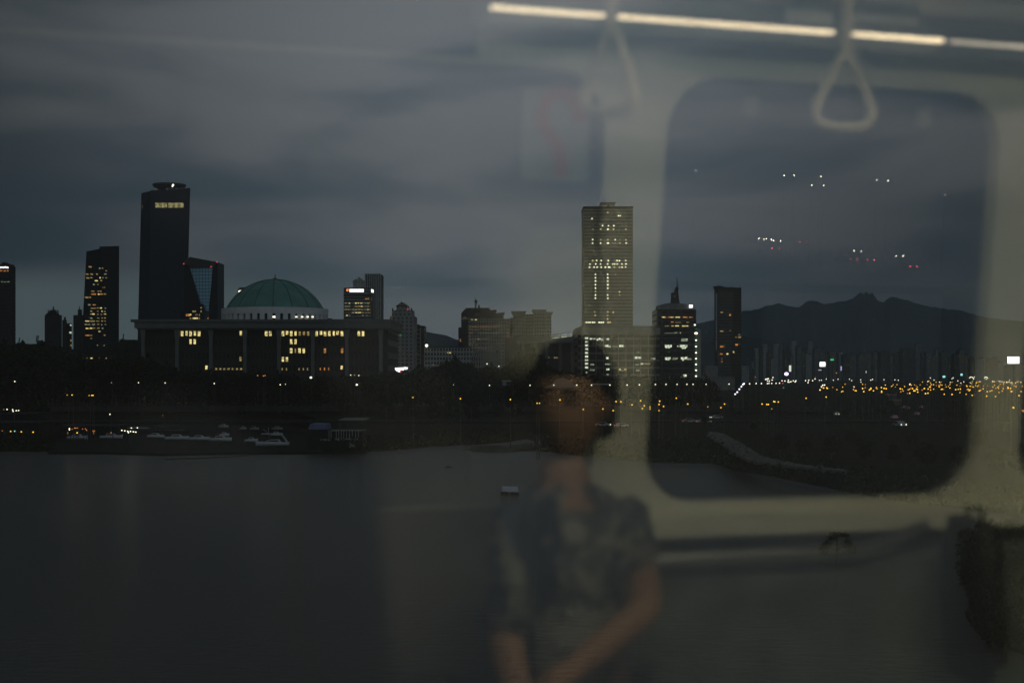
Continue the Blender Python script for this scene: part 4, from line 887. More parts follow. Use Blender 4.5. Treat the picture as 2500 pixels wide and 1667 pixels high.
for i, (x0, x1, y, l) in enumerate(((585,602,1048,'small white boat behind the launch, leftmost of four'),(609,632,1049,'white boat behind the launch, second of four'),(664,690,1049,'white boat behind the arched yacht, third of four'),(727,746,1054,'white boat beside the blue roof, last of four'))): boat(x0, x1, y, l, 2)
boat(660, 690, 1063, 'white cabin boat just behind the arched yacht')
boat(534, 558, 1043, 'small pale boat high in the back row of the marina', 2)
for x0, x1, y, l in ((300,362,1044,'pale strip of pontoon with a white rail at the left of the marina'),(362,452,1049,'long pale pontoon strip above the row of white boats'),(936,1008,1068,'pale green pontoon right of the floating building'),(1160,1198,1062,'thin pale jetty before the sand spit')):
    D = dist0(y+4, .5); t = thing('pontoon', l, 'pontoon', (P((x0+x1)/2, 0, D).x, D, 0))
    MB().pbox(x0, x1, y, y+2, D, 2.2).build('deck', M_['dwhite'], t); mb = MB()
    for i in range(int((x1-x0)/9)+1): mb.pbox(x0+i*9, x0+i*9+.7, y-3, y+5, D+.3, .1)
    mb.pbox(x0, x1, y-3, y-2.5, D+.3, .08); mb.build('rail', M_['dwhite'], t)
boat(1036, 1062, 1066, 'small white boat with a canopy right of the green pontoon', 1, 0, grp=None)

D = dist0(1108)
fb = thing('floating_building', 'dark two-storey floating building with thin columns and a flat overhanging roof', 'building', (P(818, 0, D).x, D, 0))
MB().pbox(745, 892, 1100, 1112, D, 16).build('pontoon', M_['dconcrete'], fb)
MB().pbox(795, 885, 1052, 1100, D+3, 11).pbox(752, 800, 1048, 1100, D+4, 9).build('wall', M_['nglass'], fb)
MB().pbox(826, 889, 1024, 1026, D-.2, 15).build('roof', M_['concrete'], fb)
MB().pbox(818, 876, 1070.5, 1075, D+1.6, 1.3).pbox(782, 806, 1072, 1075.5, D+2.6, 1.3).build('balcony', M_['steel'], fb)
MB().ppoly([(752,1048),(757,1035),(794,1036),(797,1048)], D+3.4, 10).build('blue_roof', M_['blueroof'], fb)
for x in (821,827,833,839,846,853,860,868,875,803,808): MB().pbox(x-.8, x+.8, 1049 if x > 810 else 1052, 1070, D+2, .2).build('column', M_['steel'], fb)
MB().pbox(852, 866, 1078, 1092, D+2.7, .2).build('window', M_['steel'], fb)
for q in range(4): MB().pbox(829+q*18, 830.3+q*18, 1026, 1052, D+.4, .2).build('column', M_['pole'], fb)

D = dist0(1209)
t = thing('raft_boat', 'small two-float raft with a pale flat canopy alone on the open water', 'boat', (P(1245, 0, D).x, D, 0))
for x0, x1 in ((1222,1243),(1246,1267)): MB().pbox(x0, x1, 1201, 1211, D, 1.0).build('float', M_['tyre'], t)
MB().ppoly([(1225,1199),(1226,1187.5),(1264,1189.5),(1266,1201)], D-.05, 1.3).build('canopy', mat('canopy', (.52,.52,.60), .7), t)
for x in (1227, 1262): MB().pbox(x-.6, x+.6, 1195, 1203, D+.5, .1).build('post', M_['pole'], t)
for x, y, l, s in ((1096,1140,'dark flat buoy on the open water, larger of two',.55),(1137,1165,'tiny dark buoy on the open water right of the larger one',.22)):
    D = dist0(y); t = thing('buoy', l, 'buoy', (P(x,0,D).x, D, 0)); MB().ball((wpos[t.name].x, D, .05), s, 10, 6, (1.6,1,.35)).build('float', M_['tyre'], t, True)
    MB().tube([(wpos[t.name].x, D, .1),(wpos[t.name].x+.1, D, .35+s*.3)], .05, 5).build('post', M_['tyre'], t)
# quay lights
LQ = 'boats and quay lights at the far left'
quay = [(88,608,'w'),(158,612,'w'),(163,632,'w'),(203,624,'w'),(232,622,'w'),(46,610,'o'),(140,715,'a'),(132,714,'o'),(190,721,'o'),(203,722,'o'),(252,730,'o'),(265,730,'a'),(298,715,'a'),(315,715,'o'),(352,723,'a'),(133,882,'a'),(183,880,'c'),(266,888,'a'),(413,892,'a'),(5,840,'a'),(866,848,'w'),(866,862,'w'),
        (900,855,'o'),(930,840,'o'),(945,842,'o'),(965,840,'o'),(962,900,'a'),(1372,670,'w'),(1640,840,'w'),(1714,838,'w'),(1520,870,'w'),(1557,875,'w'),(1593,880,'w'),(1602,897,'w'),(1628,883,'w'),(1664,887,'w'),(1694,891,'w'),(1387,900,'o'),(1030,852,'o'),(1066,850,'o'),(1080,868,'o'),(1160,878,'o'),(1178,876,'o'),(178,803,'w'),(188,803,'o'),(28,876,'o'),(2030,684,'o')]
for x, y, k in quay:
    xs_ = x/5.11; ys = 880 + y/5.11; D = (CAM.z - 4.5)*F/(ys-HY) if ys > 1015 else (CAM.z - 8)*F/(ys-HY)
    nm = {'w':'white','o':'dim orange','a':'amber','c':'cyan'}[k]
    lamp(xs_, ys, k, nm + ' quay lamp by the boats at the left bank', nm + ' quay lamps at the left bank', D=min(D, 640), size=.85 if k != 'o' else .65, kind='quay lamp')
# dark floating restaurants carrying those lights
for x0, x1, yt, yb, l in ((-20,95,1030,1078,'dark floating hall with lit deck at the left edge of the river'),(150,290,1038,1066,'dark quay building with orange lit rooms behind the low white boats'),(3,92,1008,1028,'dark terrace with a row of orange lights above the floating hall')):
    D = (dist0(yb, 1.0) if yb > 1030 else 470) + 6; t = thing('quay_building', l, 'building', (P((x0+x1)/2,0,D).x, D, 1))
    MB().pbox(x0, x1, yt+3, yb, D, 10).build('wall', M_['nglass'], t); MB().pbox(x0-3, x1+3, yt, yt+3, D-1, 12).build('roof', M_['dconcrete'], t)
    for i in range(6):
        x = x0 + (x1-x0)*(.1+.15*i); MB().pbox(x, x+3, yb-12, yb-7, D-.1, .08).build('window', M_['org'] if (i % 3 == 0 and yb > 1060) else M_['dglass'], t)

# ================================================================ TREES
def crown_mesh(seed, nc=26, nl=55, leaf=.055):
    rn = random.Random(seed); mb = MB(); cl = []
    for i in range(nc):
        a = rn.uniform(0, 6.28); h = rn.uniform(-.42, .5); rr = rn.uniform(.1, .40) * math.sqrt(max(.1, 1-(h/.55)**2)); cl.append((Vector((rr*math.cos(a), rr*math.sin(a), .62+h*.75)), rn.uniform(.09, .19)))
    for c, r_ in cl:
        for j in range(nl):
            d = Vector((rn.gauss(0,1), rn.gauss(0,1), rn.gauss(0,1))).normalized() * r_ * rn.uniform(.5, 1.1); p = c + d
            u = Vector((rn.gauss(0,1), rn.gauss(0,1), rn.gauss(0,1))).normalized(); v = u.orthogonal().normalized(); s = leaf*rn.uniform(.5, 1.2)
            mb.add([p-u*s, p+v*s*.6, p+u*s, p-v*s*.6], [(0,1,2,3)])
    return mb, cl
def tree_proto(seed, lab, grp, name='tree', **k):
    t = thing(name, lab, 'tree', (0,0,0), grp); mb, cl = crown_mesh(seed, **k)
    mb.build('crown', M_['leaf'], t)
    tr = MB().tube([(0,0,-.02),(.01,0,.25),(0,.01,.5),(0,0,.85)], [.035,.026,.018,.005], 7)
    for c, r_ in cl[:9]: tr.tube([(0,0,.25+.3*random.random()*.8), c*.6+Vector((0,0,.2)), c], [.013,.008,.003], 4)
    tr.build('trunk', M_['bark'], t); return t
TB = ('dark leafy tree in the black belt of trees along the riverside park', 'riverside belt of dark trees')
tp = [tree_proto(s, *TB) for s in (1, 2, 3, 4)]
rn = random.Random(21); cnt = 0
def plant(px, D, top, wide=1.0, z0=3.5):
    """tree whose top reaches row `top`"""
    global cnt
    h = CAM.z + (HY - top)/F*D - z0; x = P(px, 0, D).x
    if h < 2: return
    if cnt < 4: t = tp[cnt]
    else: t = copy_thing(tp[cnt % 4], (0,0,0))
    s = h / 1.08; t.location = (x, D, z0); t.scale = (s*wide, s*wide, s); t.rotation_euler.z = rn.uniform(0, 6.28); cnt += 1
prof = [(-60,850),(30,845),(100,850),(160,862),(200,880),(260,876),(330,868),(420,902),(500,907),(600,910),(700,914),(760,925),(820,916),(900,918),(950,912),(1000,905),(1050,898),(1085,892),(1103,878),(1125,882),(1150,900),(1200,898),(1250,893),(1270,874),(1288,860),(1300,876),(1330,895),(1345,900),(1400,912),(1440,915),
        (1500,918),(1560,920),(1610,922),(1700,924),(1740,925)]
for (x0, y0), (x1, y1) in zip(prof, prof[1:]):
    k = max(1, round((x1-x0)/22))
    for i in range(k):
        u = i/k; px = x0+(x1-x0)*u; top = y0+(y1-y0)*u
        plant(px + rn.uniform(-4,4), 655 + rn.uniform(-6, 18), top + rn.uniform(-1, 4), rn.uniform(.7, .95))
        plant(px + 11 + rn.uniform(-5,5), 700 + rn.uniform(-15, 20), top + rn.uniform(2, 9), rn.uniform(.7, 1))
for x in [q for q in range(-40, 1280, 52) if not 120 < q < 800]: plant(x + rn.uniform(-14,14), 500 + rn.uniform(-20, 25), 975 + rn.uniform(-12, 12), .9)
for x, y, D in ((1330,1060,415),(1352,1066,405),(1318,1072,402),(1366,1074,400)): plant(x, D, y - 4, 1.3, z0=.6)
for x, D, y in ((1905,300,1060),(1960,290,1070),(2030,280,1065),(2110,270,1075),(2180,262,1085),(2260,255,1080),(2340,245,1090),(2430,235,1095),(2500,230,1085),(2080,330,1048),(2230,330,1052),(2390,320,1046),(1840,420,1030),(1720,460,1018),(2290,420,1035),(2460,400,1030)): plant(x, D, y, 1.1)
for x, D, y, w_ in ((2405,118,1278,.62),(2440,112,1268,.62),(2478,120,1272,.7),(2385,128,1330,.8),(2418,104,1400,.8),(2455,98,1440,.8),(2500,105,1300,.7),(2540,110,1290,.7)): plant(x, D, y, w_, z0=.3)
# dense undergrowth that nobody could count
mb = MB(); rn2 = random.Random(5)
def brush(px, py, z, s, n_=5):
    D = dist0(py, z); p = P(px, py, D)
    for q in range(n_):
        u = Vector((rn2.gauss(0,1), rn2.gauss(0,1), abs(rn2.gauss(0,1)))).normalized(); c = p + u*s*rn2.uniform(.2, 1); v = Vector((rn2.gauss(0,1), rn2.gauss(0,1), rn2.gauss(0,1))).normalized(); w2 = v.orthogonal().normalized(); k = s*rn2.uniform(.25, .5)
        mb.add([c-v*k, c+w2*k*.6, c+v*k, c-w2*k*.6], [(0,1,2,3)])
for (x0, y0), (x1, y1) in zip(shore[1:-1], shore[2:]):
    k = max(1, int((x1-x0)/2.5))
    for i in range(k):
        t = i/k; px = x0+(x1-x0)*t; py = y0+(y1-y0)*t
        if 1235 < px < 1300: continue
        if 130 < px < 790: continue
        brush(px, py - 3 + rn2.uniform(-2, 1), .8, .9)
        for rep in range(2 if not 130 < px < 790 else 0): brush(px + rn2.uniform(-8, 8), py - rn2.uniform(5, 60)*(1 if px > 1400 else .6), 3.5, 1.2, 3)
for q in range(900):
    y_ = rn2.uniform(1300, 1575); brush(2345 + max(0, y_-1400)*.45 + abs(rn2.gauss(0, 60)), y_, .8, .7, 4)
tag(mb.build('undergrowth', M_['leaf']), 'dark reeds and undergrowth along both river banks', 'undergrowth', kind='stuff')
# two trees standing in the water at the right
def water_tree(px, ptop, pbase, lab, seed):
    D = dist0(pbase); p = P(px, pbase, D); h = (pbase-ptop)/F*D
    t = thing('flooded_tree', lab, 'tree', (0,0,0)); rn = random.Random(seed); mb = MB(); tr = MB()
    tr.tube([(0,0,-.1),(.02,0,.35),(.05,0,.62),(.06,0,.9)], [.028,.026,.02,.008], 7)
    for cx_, cz, rx_, rz_ in ((-.42,.42,.17,.17),(-.30,.60,.13,.11),(.50,.48,.22,.15),(.36,.66,.13,.10),(.02,.93,.24,.06),(.28,.90,.15,.06),(-.12,.80,.12,.07)):
        tr.tube([(.03,0,.38),(cx_*.5,0,.42+cz*.2),(cx_,0,cz)], [.014,.010,.004], 5)
        for j in range(240):
            c = Vector((cx_+rn.gauss(0,.55)*rx_, rn.gauss(0,.55)*rx_, cz+rn.gauss(0,.55)*rz_)); u = Vector((rn.gauss(0,1),rn.gauss(0,1),rn.gauss(0,1))).normalized(); v = u.orthogonal().normalized(); s = .032*rn.uniform(.6,1.3)
            mb.add([c-u*s,c+v*s*.6,c+u*s,c-v*s*.6],[(0,1,2,3)])
    mb.build('crown', M_['leaf'], t); tr.build('trunk', M_['bark'], t)
    t.location = (p.x, D, 0); t.scale = (h,h,h); return t
water_tree(2041, 1298, 1372, 'small bare-stemmed tree with parted crown standing in the open water', 3)

# ================================================================ TRAIN CARRIAGE (inside, seen only as reflections in the window)
TH, DE = R(16.0), R(2.7)
RZ = Matrix.Rotation(TH, 3, 'Z')
Nn = Vector((-math.sin(TH), math.cos(TH), 0)); Un = Vector((math.cos(TH), math.sin(TH), 0)); nn = Nn*math.cos(DE) + Vector((0,0,math.sin(DE)))
DG = .35
def refl(px, py, W):                 # carriage coordinates (u, n, z) of what the window mirrors at a pixel, on the plane n = -W
    d = Vector(((px-1250)/F, 1, (HY-py)/F)); t = (Nn*DG).dot(nn)/d.dot(nn); h = d*t; r_ = d - 2*d.dot(nn)*nn
    s = (-W - h.dot(Nn))/r_.dot(Nn); q = h + r_*s
    return Vector((q.dot(Un), -W, q.z))
def tthing(name, label, cat, loc=(0,0,0)):
    o = thing(name, label, cat, (0,0,0)); l = Vector(loc); o.location = CAM + RZ @ l; o.rotation_euler = (0,0,TH); wpos[o.name] = l; return o
cream = mat('cream_panel', (.80,.79,.65), .45, 0, .06, 2)
ceilm = mat('ceiling_panel', (.60,.60,.58), .5, 0, .05, 2)
greyp = mat('grey_plastic', (.16,.17,.17), .5, 0, .1, 3)
blk = mat('black_rubber', (.015,.015,.016), .6)
seatm = mat('seat_fabric', (.13,.15,.12), .9, 0, .35, 9)
chrome = mat('brushed_steel', (.55,.55,.53), .3, .9)
floorm = mat('vinyl_floor', (.12,.12,.115), .5, 0, .2, 6)
def glassm(veil=.0068):
    m = bpy.data.materials.new('window_glass'); m.use_nodes = True; t = m.node_tree; t.nodes.clear()
    o = t.nodes.new('ShaderNodeOutputMaterial'); mx = t.nodes.new('ShaderNodeMixShader'); tr = t.nodes.new('ShaderNodeBsdfTransparent'); gl = t.nodes.new('ShaderNodeBsdfGlossy'); fr = t.nodes.new('ShaderNodeFresnel')
    fr.inputs[0].default_value = 1.55; gl.inputs['Roughness'].default_value = 0.0; tr.inputs[0].default_value = (.985,.99,.985,1)
    t.links.new(fr.outputs[0], mx.inputs[0]); t.links.new(tr.outputs[0], mx.inputs[1]); t.links.new(gl.outputs[0], mx.inputs[2]); 
    # a faint diffuse veil, added to lift the blacks of the view
    du = t.nodes.new('ShaderNodeBsdfDiffuse'); du.inputs[0].default_value = (.80,.86,1,1); m2 = t.nodes.new('ShaderNodeMixShader'); m2.inputs[0].default_value = veil
    t.links.new(mx.outputs[0], m2.inputs[1]); t.links.new(du.outputs[0], m2.inputs[2]); t.links.new(m2.outputs[0], o.inputs[0]); return m
glass = glassm()
glass_far = glassm(.002)
car_ = tthing('train_carriage', 'train carriage the view is taken from, its lit interior mirrored in the window', 'train', (0, 0, -1.6))

def rr_rect(u0, u1, z0, z1, r_, k=6):
    pts = []
    for cu, cz, a0 in ((u1-r_, z1-r_, 0), (u0+r_, z1-r_, 90), (u0+r_, z0+r_, 180), (u1-r_, z0+r_, 270)):
        for i in range(k+1):
            a = R(a0 + 90*i/k); pts.append((cu + r_*math.cos(a), cz + r_*math.sin(a)))
    return pts
def lean(pts): return [(u + (.032*z + .008 if u < 1.7 else .015*z), z) for u, z in pts]
def ring_wall(mb, outer, inner, fn, th):
    """panel with a rounded opening; outer = (u0,u1,z0,z1); fn maps (u, depth, z) to a point"""
    u0, u1, z0, z1 = outer; n = len(inner); cu = sum(p[0] for p in inner)/n; cz = sum(p[1] for p in inner)/n; out = []
    k = n//4
    cor = [(u1, z1), (u0, z1), (u0, z0), (u1, z0)]
    for i in range(n):
        out.append(cor[i//k])
    o = len(mb.v)
    for d in (0, th):
        mb.v += [Vector(fn(a, d, b)) for a, b in inner]; mb.v += [Vector(fn(a, d, b)) for a, b in out]
    for i in range(n):
        j = (i+1) % n
        mb.f.append([o+i, o+j, o+n+j, o+n+i] if out[i] != out[j] else [o+i, o+j, o+n+i])
        mb.f.append([o+2*n+i, o+3*n+i, o+3*n+j, o+2*n+j] if out[i] != out[j] else [o+2*n+i, o+3*n+i, o+2*n+j])
        mb.f.append([o+i, o+2*n+i, o+2*n+j, o+j])
    return mb
# near side: leaning wall with the window the photograph is taken through
near = lambda u, d, b: (u, DG + .0 + d*math.cos(DE) - b*math.sin(DE), b*math.cos(DE) + d*math.sin(DE))
mb = ring_wall(MB(), (-.62, .93, -.95, .72), rr_rect(-.48, .80, -.52, .46, .08), near, .06)
mb.build('near_wall', cream, car_)
mb = ring_wall(MB(), (-.50, .82, -.54, .48), rr_rect(-.455, .775, -.495, .435, .07), lambda u, d, b: near(u, d-.012, b), .03); mb.build('window_frame', blk, car_)
gp = rr_rect(-.475, .795, -.515, .455, .08)
MB().prism([near(a, .02, b) for a, b in gp], Vector(near(0,.026,0)) - Vector(near(0,.02,0))).build('window_pane', glass, car_)
mb = MB()
for u0, u1 in ((-2.2, -.62), (.93, 4.2)):
    q = [near(u0,0,-.95), near(u1,0,-.95), near(u1,0,.72), near(u0,0,.72)]; mb.prism(q, Vector(near(0,.06,0))-Vector(near(0,0,0)))
mb.box(-2.2, 4.2, DG+.05, DG+.12, -1.6, -.95)
mb.build('side_panel', cream, car_)
# far side
W = 2.4
farf = lambda u, d, b: (u, -W - d, b)
openings = [(-1.6, 1.115), (1.25, 2.165), (2.275, 3.16)]
prev = -2.2
wm = MB()
def far_open(u0, u1, g):
    p_ = rr_rect(u0-g, u1+g, -.573-g, .443+g, .13)
    return lean(p_) if u0 == 1.25 else p_
edges = [-1.75, 1.18, 2.205, 3.23]
for (u0, u1), a, b in zip(openings, edges, edges[1:]):
    ring_wall(wm, (a, b, -.66, .54), far_open(u0, u1, 0), farf, .05)
wm.box(-2.2, -1.75, -W-.05, -W, -.66, .54).box(3.23, 4.2, -W-.05, -W, -.66, .54)
wm.build('far_wall', cream, car_)
MB().box(-2.2, 1.16, -W+.002, -W+.012, -.95, -.568).build('added_cover_panel', mat('cover_grey', (.21,.20,.165), .6), car_)  # panel added to hide a bright mirrored wall strip, toned to the film's glow
MB().box(-2.2, .80, -W+.002, -W+.02, .455, .60).build('header_panel', blk, car_)  # dark panel added to dim the left end of the mirrored wall
MB().box(-2.2, 4.2, -W-.05, -W, -1.6, -.66).build('lower_panel', greyp, car_)
for (u0, u1) in openings:
    
    MB().prism([(a, -W-.04, b) for a, b in far_open(u0, u1, .003)], (0, -.005, 0)).build('window_pane', glass_far, car_)
MB().box(1.19, 4.2, -W+.002, -W+.05, -.645, -.60).build('sill', cream, car_)
MB().tube([(1.2, -W+.17, -.668), (1.74, -W+.17, -.662), (1.86, -W+.13, -.645), (1.98, -W+.05, -.63)], .015, 8).build('rail', chrome, car_)
sb = MB().box(.98, 4.0, -W+.03, -W+.14, -1.12, -.70); sb.build('backrest', seatm, car_)
st = MB()
for i in range(6): st.box(.98+i*.5, .98+i*.5+.485, -W+.14, -W+.58, -1.2, -1.11)
st.build('seat', seatm, car_); MB().box(.98, 4, -W+.1, -W+.5, -1.6, -1.21).build('seat_base', greyp, car_)
MB().box(-2.2, 4.2, -W-.05, DG+.12, -1.66, -1.6).build('floor', floorm, car_)
# cove, ceiling
mb = MB(); q = [(-W-.05,.54),(-W+.10,.60),(-W+.28,.70),(-W+.55,.76),(-1.1,.80),(-.5,.78),(-.1,.74),(.1,.72),(.36,.66)]
for (a, b), (c, d) in zip(q, q[1:]): mb.prism([(-2.2,a,b),(-2.2,c,d),(-2.2,c,d+.04),(-2.2,a,b+.04)], (6.4,0,0))
mb.build('ceiling', ceilm, car_)
MB().box(-2.26, -2.2, -W-.05, DG+.12, -1.6, .85).build('end_wall', greyp, car_); MB().box(4.2, 4.26, -W-.05, DG+.12, -1.6, .85).build('end_wall', greyp, car_)
# lamp tubes over the windows, each a separate tube with end caps
tubem = emis('fluorescent_tube', (1, .80, .50), 14.5, True)
panelm = emis('added_fill_glow', (1, .95, .70), 42, True)
WT = 2.25
a = refl(1217, 9, WT); zt_ = refl(1840, 55, WT).z
segs = [(refl(1212,9,WT).x, refl(1490,36,WT).x), (refl(1518,38,WT).x, refl(2058,79,WT).x), (refl(2082,82,WT).x, refl(2330,102,WT).x)]
for u0, u1 in segs:
    MB().tube([(u0,-WT,zt_),(u1,-WT,zt_)], .0047, 10).build('lamp_tube', tubem, car_)
MB().box(segs[0][0]-.03, 3.4, -WT-.05, -WT-.03, zt_-.03, zt_+.05).build('lamp_housing', greyp, car_)
MB().tube([(segs[2][1]+.02,-WT,zt_),(3.4,-WT,zt_)], .0047, 10).build('lamp_tube', emis('dim_tube', (1,.86,.62), 3.2, True), car_)
for u0, u1 in ((.40,1.15),(1.2,1.95)):
    MB().box(u0, u1, -1.02, -.74, .768, .778).build('added_fill_panel', panelm, car_)  # unseen glowing panels added overhead to brighten the mirrored interior
# hoardings over the lamps
wh = mat('poster_paper', (.92,.90,.86), .7, 0, .25, 12)
for x0, x1 in ((1950,2060),(2085,2270)):
    A = refl(x0, -30, 2.12); B = refl(x1, 50, 2.12); MB().box(A.x, B.x, -2.13, -2.12, B.z, B.z+.10).build('poster', wh, car_)
# question-mark shaped red mark on a pale sticker on the far window
A = refl(1318, 200, W-.02); B = refl(1468, 440, W-.02)
sgm = mat('sticker_film', (.34,.38,.40), .6); MB().box(A.x-.01, 1.085, -W-.034, -W-.031, B.z, A.z).build('sticker', sgm, car_)
mb = MB(); pts = [refl(x, y, W) for x, y in ((1442,292),(1436,250),(1412,224),(1385,216),(1358,236),(1345,268),(1350,300),(1368,326),(1388,352),(1392,385),(1391,428))]
for p_ in pts: p_.y = -W-.028
mb.tube([(p_.x, p_.y, p_.z) for p_ in pts], [.016]*11, 8)
for v in mb.v: v.y = -W-.028 + (v.y+W+.028)*.12
mb.build('red_mark', mat('red_print', (.50,.10,.08), .6), car_)
MB().box(A.x-.02, A.x-.012, -W-.034, -W-.026, B.z, A.z+.02).box(A.x-.02, 1.1, -W-.034, -W-.026, A.z+.004, A.z+.028).build('sticker_border', blk, car_)
# hanging straps and the bar they hang from
bar_z = .60
MB().tube([(-1,-1.98,bar_z),(4,-1.98,bar_z)], .014, 8).build('overhead_bar', chrome, car_)
ivory = mat('ivory_plastic', (.70,.62,.48), .45)
def strap(px, ptop, pbot, rot):
    c = refl(px, pbot, 1.98); tp_ = refl(px, ptop, 1.98); u = c.x; zb_ = c.z; ztp = tp_.z; hw = .066; ca, sa = math.cos(rot), math.sin(rot)
    f_ = lambda a, z: Vector((u + a*ca, -1.98 + a*sa, z))
    pts = [f_(0, ztp), f_(.012, ztp-.02)]; 
    prof_ = [(0,ztp),(.014,ztp-.015),(hw*.80,zb_+.062),(hw,zb_+.035),(hw*.96,zb_+.012),(hw*.7,zb_),(0,zb_-.003),(-hw*.7,zb_),(-hw*.96,zb_+.012),(-hw,zb_+.035),(-hw*.80,zb_+.062),(-.014,ztp-.015),(0,ztp)]
    MB().tube([f_(a, z) for a, z in prof_], .0095 if rot == 0 else .013, 8).build('strap_handle', ivory, car_, True)
    MB().box(u-.012, u+.012, -1.983, -1.977, ztp, bar_z+.016).build('strap', ivory, car_)
strap(2086, 118, 300, 0)
strap(1506, 62, 262, R(60))
# film added behind the seated passenger; its alpha paints a soft glow there
fm_ = bpy.data.materials.new('added_glow_film'); fm_.use_nodes = True; t_ = fm_.node_tree; b_ = t_.nodes['Principled BSDF']; b_.inputs['Base Color'].default_value = (.80,.78,.62,1); b_.inputs['Roughness'].default_value = .9
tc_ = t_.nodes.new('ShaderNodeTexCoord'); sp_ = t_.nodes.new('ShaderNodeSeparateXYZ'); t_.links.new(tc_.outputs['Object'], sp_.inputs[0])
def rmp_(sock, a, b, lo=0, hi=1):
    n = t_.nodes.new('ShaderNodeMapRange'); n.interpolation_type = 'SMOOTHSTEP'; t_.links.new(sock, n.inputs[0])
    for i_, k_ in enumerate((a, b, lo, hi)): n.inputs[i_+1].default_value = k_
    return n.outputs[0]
m_ = t_.nodes.new('ShaderNodeMath'); m_.operation = 'MULTIPLY'; t_.links.new(rmp_(sp_.outputs[0], .78, 1.06), m_.inputs[0]); t_.links.new(rmp_(sp_.outputs[2], 1.80, 1.50), m_.inputs[1]); m3_ = t_.nodes.new('ShaderNodeMath'); m3_.operation = 'MULTIPLY'; t_.links.new(m_.outputs[0], m3_.inputs[0]); t_.links.new(rmp_(sp_.outputs[2], 1.30, 1.42), m3_.inputs[1]); m4_ = t_.nodes.new('ShaderNodeMath'); m4_.operation = 'MULTIPLY'; t_.links.new(rmp_(sp_.outputs[0], .50, .85, 0, .26), m4_.inputs[0]); t_.links.new(rmp_(sp_.outputs[2], 1.24, 1.07), m4_.inputs[1])  # the weaker low band adds glow over the water
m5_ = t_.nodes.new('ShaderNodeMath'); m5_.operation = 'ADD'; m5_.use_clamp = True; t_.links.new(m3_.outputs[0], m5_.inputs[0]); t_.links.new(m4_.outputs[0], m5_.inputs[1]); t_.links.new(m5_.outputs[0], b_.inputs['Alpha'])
MB().box(.35, 1.118, -W-.034, -W-.031, -.575, .16).build('added_glow_film', fm_, car_)
# small pale clips on the far window
for x, y in ((1860,252),(2290,280)):
    c = refl(x, y, W); MB().box(c.x-.016, c.x+.016, -W-.03, -W-.01, c.z-.022, c.z+.022).build('window_clip', mat('clip%d' % x, (.3,.3,.28), .6), car_)

# ---------------------------------------------------------------- passengers
def skin_obj(name, verts, edges, radii, m, parent, root=0, sub=2, origin=None):
    me = bpy.data.meshes.new(name); base = wpos[parent.name]
    me.from_pydata([Vector(v) - base for v in verts], edges, []); ob = bpy.data.objects.new(name, me); col.objects.link(ob); ob.parent = parent
    md = ob.modifiers.new('skin', 'SKIN'); sv = me.skin_vertices[0].data if me.skin_vertices else None
    if sv is None:
        bm = bmesh.new(); bm.from_mesh(me); bm.verts.layers.skin.verify(); bm.to_mesh(me); bm.free(); sv = me.skin_vertices[0].data
    for i, r_ in enumerate(radii): sv[i].radius = r_ if isinstance(r_, tuple) else (r_, r_)
    sv[root].use_root = True; md.use_smooth_shade = True
    s2 = ob.modifiers.new('sub', 'SUBSURF'); s2.levels = sub; s2.render_levels = sub
    me.materials.append(m); return ob
def cloth(name, a, b_, sc, lo=.52, hi=.60):
    m = mat(name, a, .9, 0, .5, 20); t = m.node_tree; bs = t.nodes['Principled BSDF']; src = bs.inputs['Base Color'].links[0].from_socket
    tcn = t.nodes.new('ShaderNodeTexCoord'); nz = t.nodes.new('ShaderNodeTexNoise'); nz.inputs['Scale'].default_value = sc; nz.inputs['Detail'].default_value = 3; nz.inputs['Distortion'].default_value = 1.2
    t.links.new(tcn.outputs['Object'], nz.inputs[0]); q = t.nodes.new('ShaderNodeMapRange'); q.inputs[1].default_value = lo; q.inputs[2].default_value = hi; t.links.new(nz.outputs[0], q.inputs[0])
    mx = t.nodes.new('ShaderNodeMix'); mx.data_type = 'RGBA'; t.links.new(q.outputs[0], mx.inputs[0]); t.links.new(src, mx.inputs[6]); mx.inputs[7].default_value = (*b_, 1); t.links.new(mx.outputs[2], bs.inputs['Base Color']); return m
skinm = mat('warm_skin', (.33,.185,.105), .55, 0, .08, 8)
hairm = mat('black_hair', (.006,.006,.006), .6, 0, .3, 30)
shirt = cloth('dark_patterned_shirt', (.018,.026,.030), (.22,.22,.18), 13, .50, .56)
tee = cloth('grey_patterned_tee', (.06,.065,.06), (.30,.29,.25), 14, .46, .58)
trous = mat('dark_trousers', (.02,.02,.025), .9)
def hand(vs, es, rs, wi, palm, dirv, side, up):
    """palm vertex plus five bent finger chains, appended to a skeleton"""
    pi_ = len(vs); vs.append(palm); rs.append((.034,.018)); es.append((wi, pi_))
    for k, (off, ln) in enumerate(((-.03,.068),(-.010,.078),(.011,.073),(.030,.058))):
        b = palm + dirv*.035 + side*off; i0 = len(vs)
        vs += [b, b+dirv*ln*.45-up*.008, b+dirv*ln*.7-up*.03, b+dirv*ln*.75-up*.05]; rs += [.0105,.0095,.0085,.007]
        es += [(pi_,i0),(i0,i0+1),(i0+1,i0+2),(i0+2,i0+3)]
    i0 = len(vs); tb = palm - side*.035 - dirv*.01
    vs += [tb, tb - side*.02 + dirv*.03, tb - side*.022 + dirv*.055 - up*.01]; rs += [.013,.011,.009]; es += [(pi_,i0),(i0,i0+1),(i0+1,i0+2)]
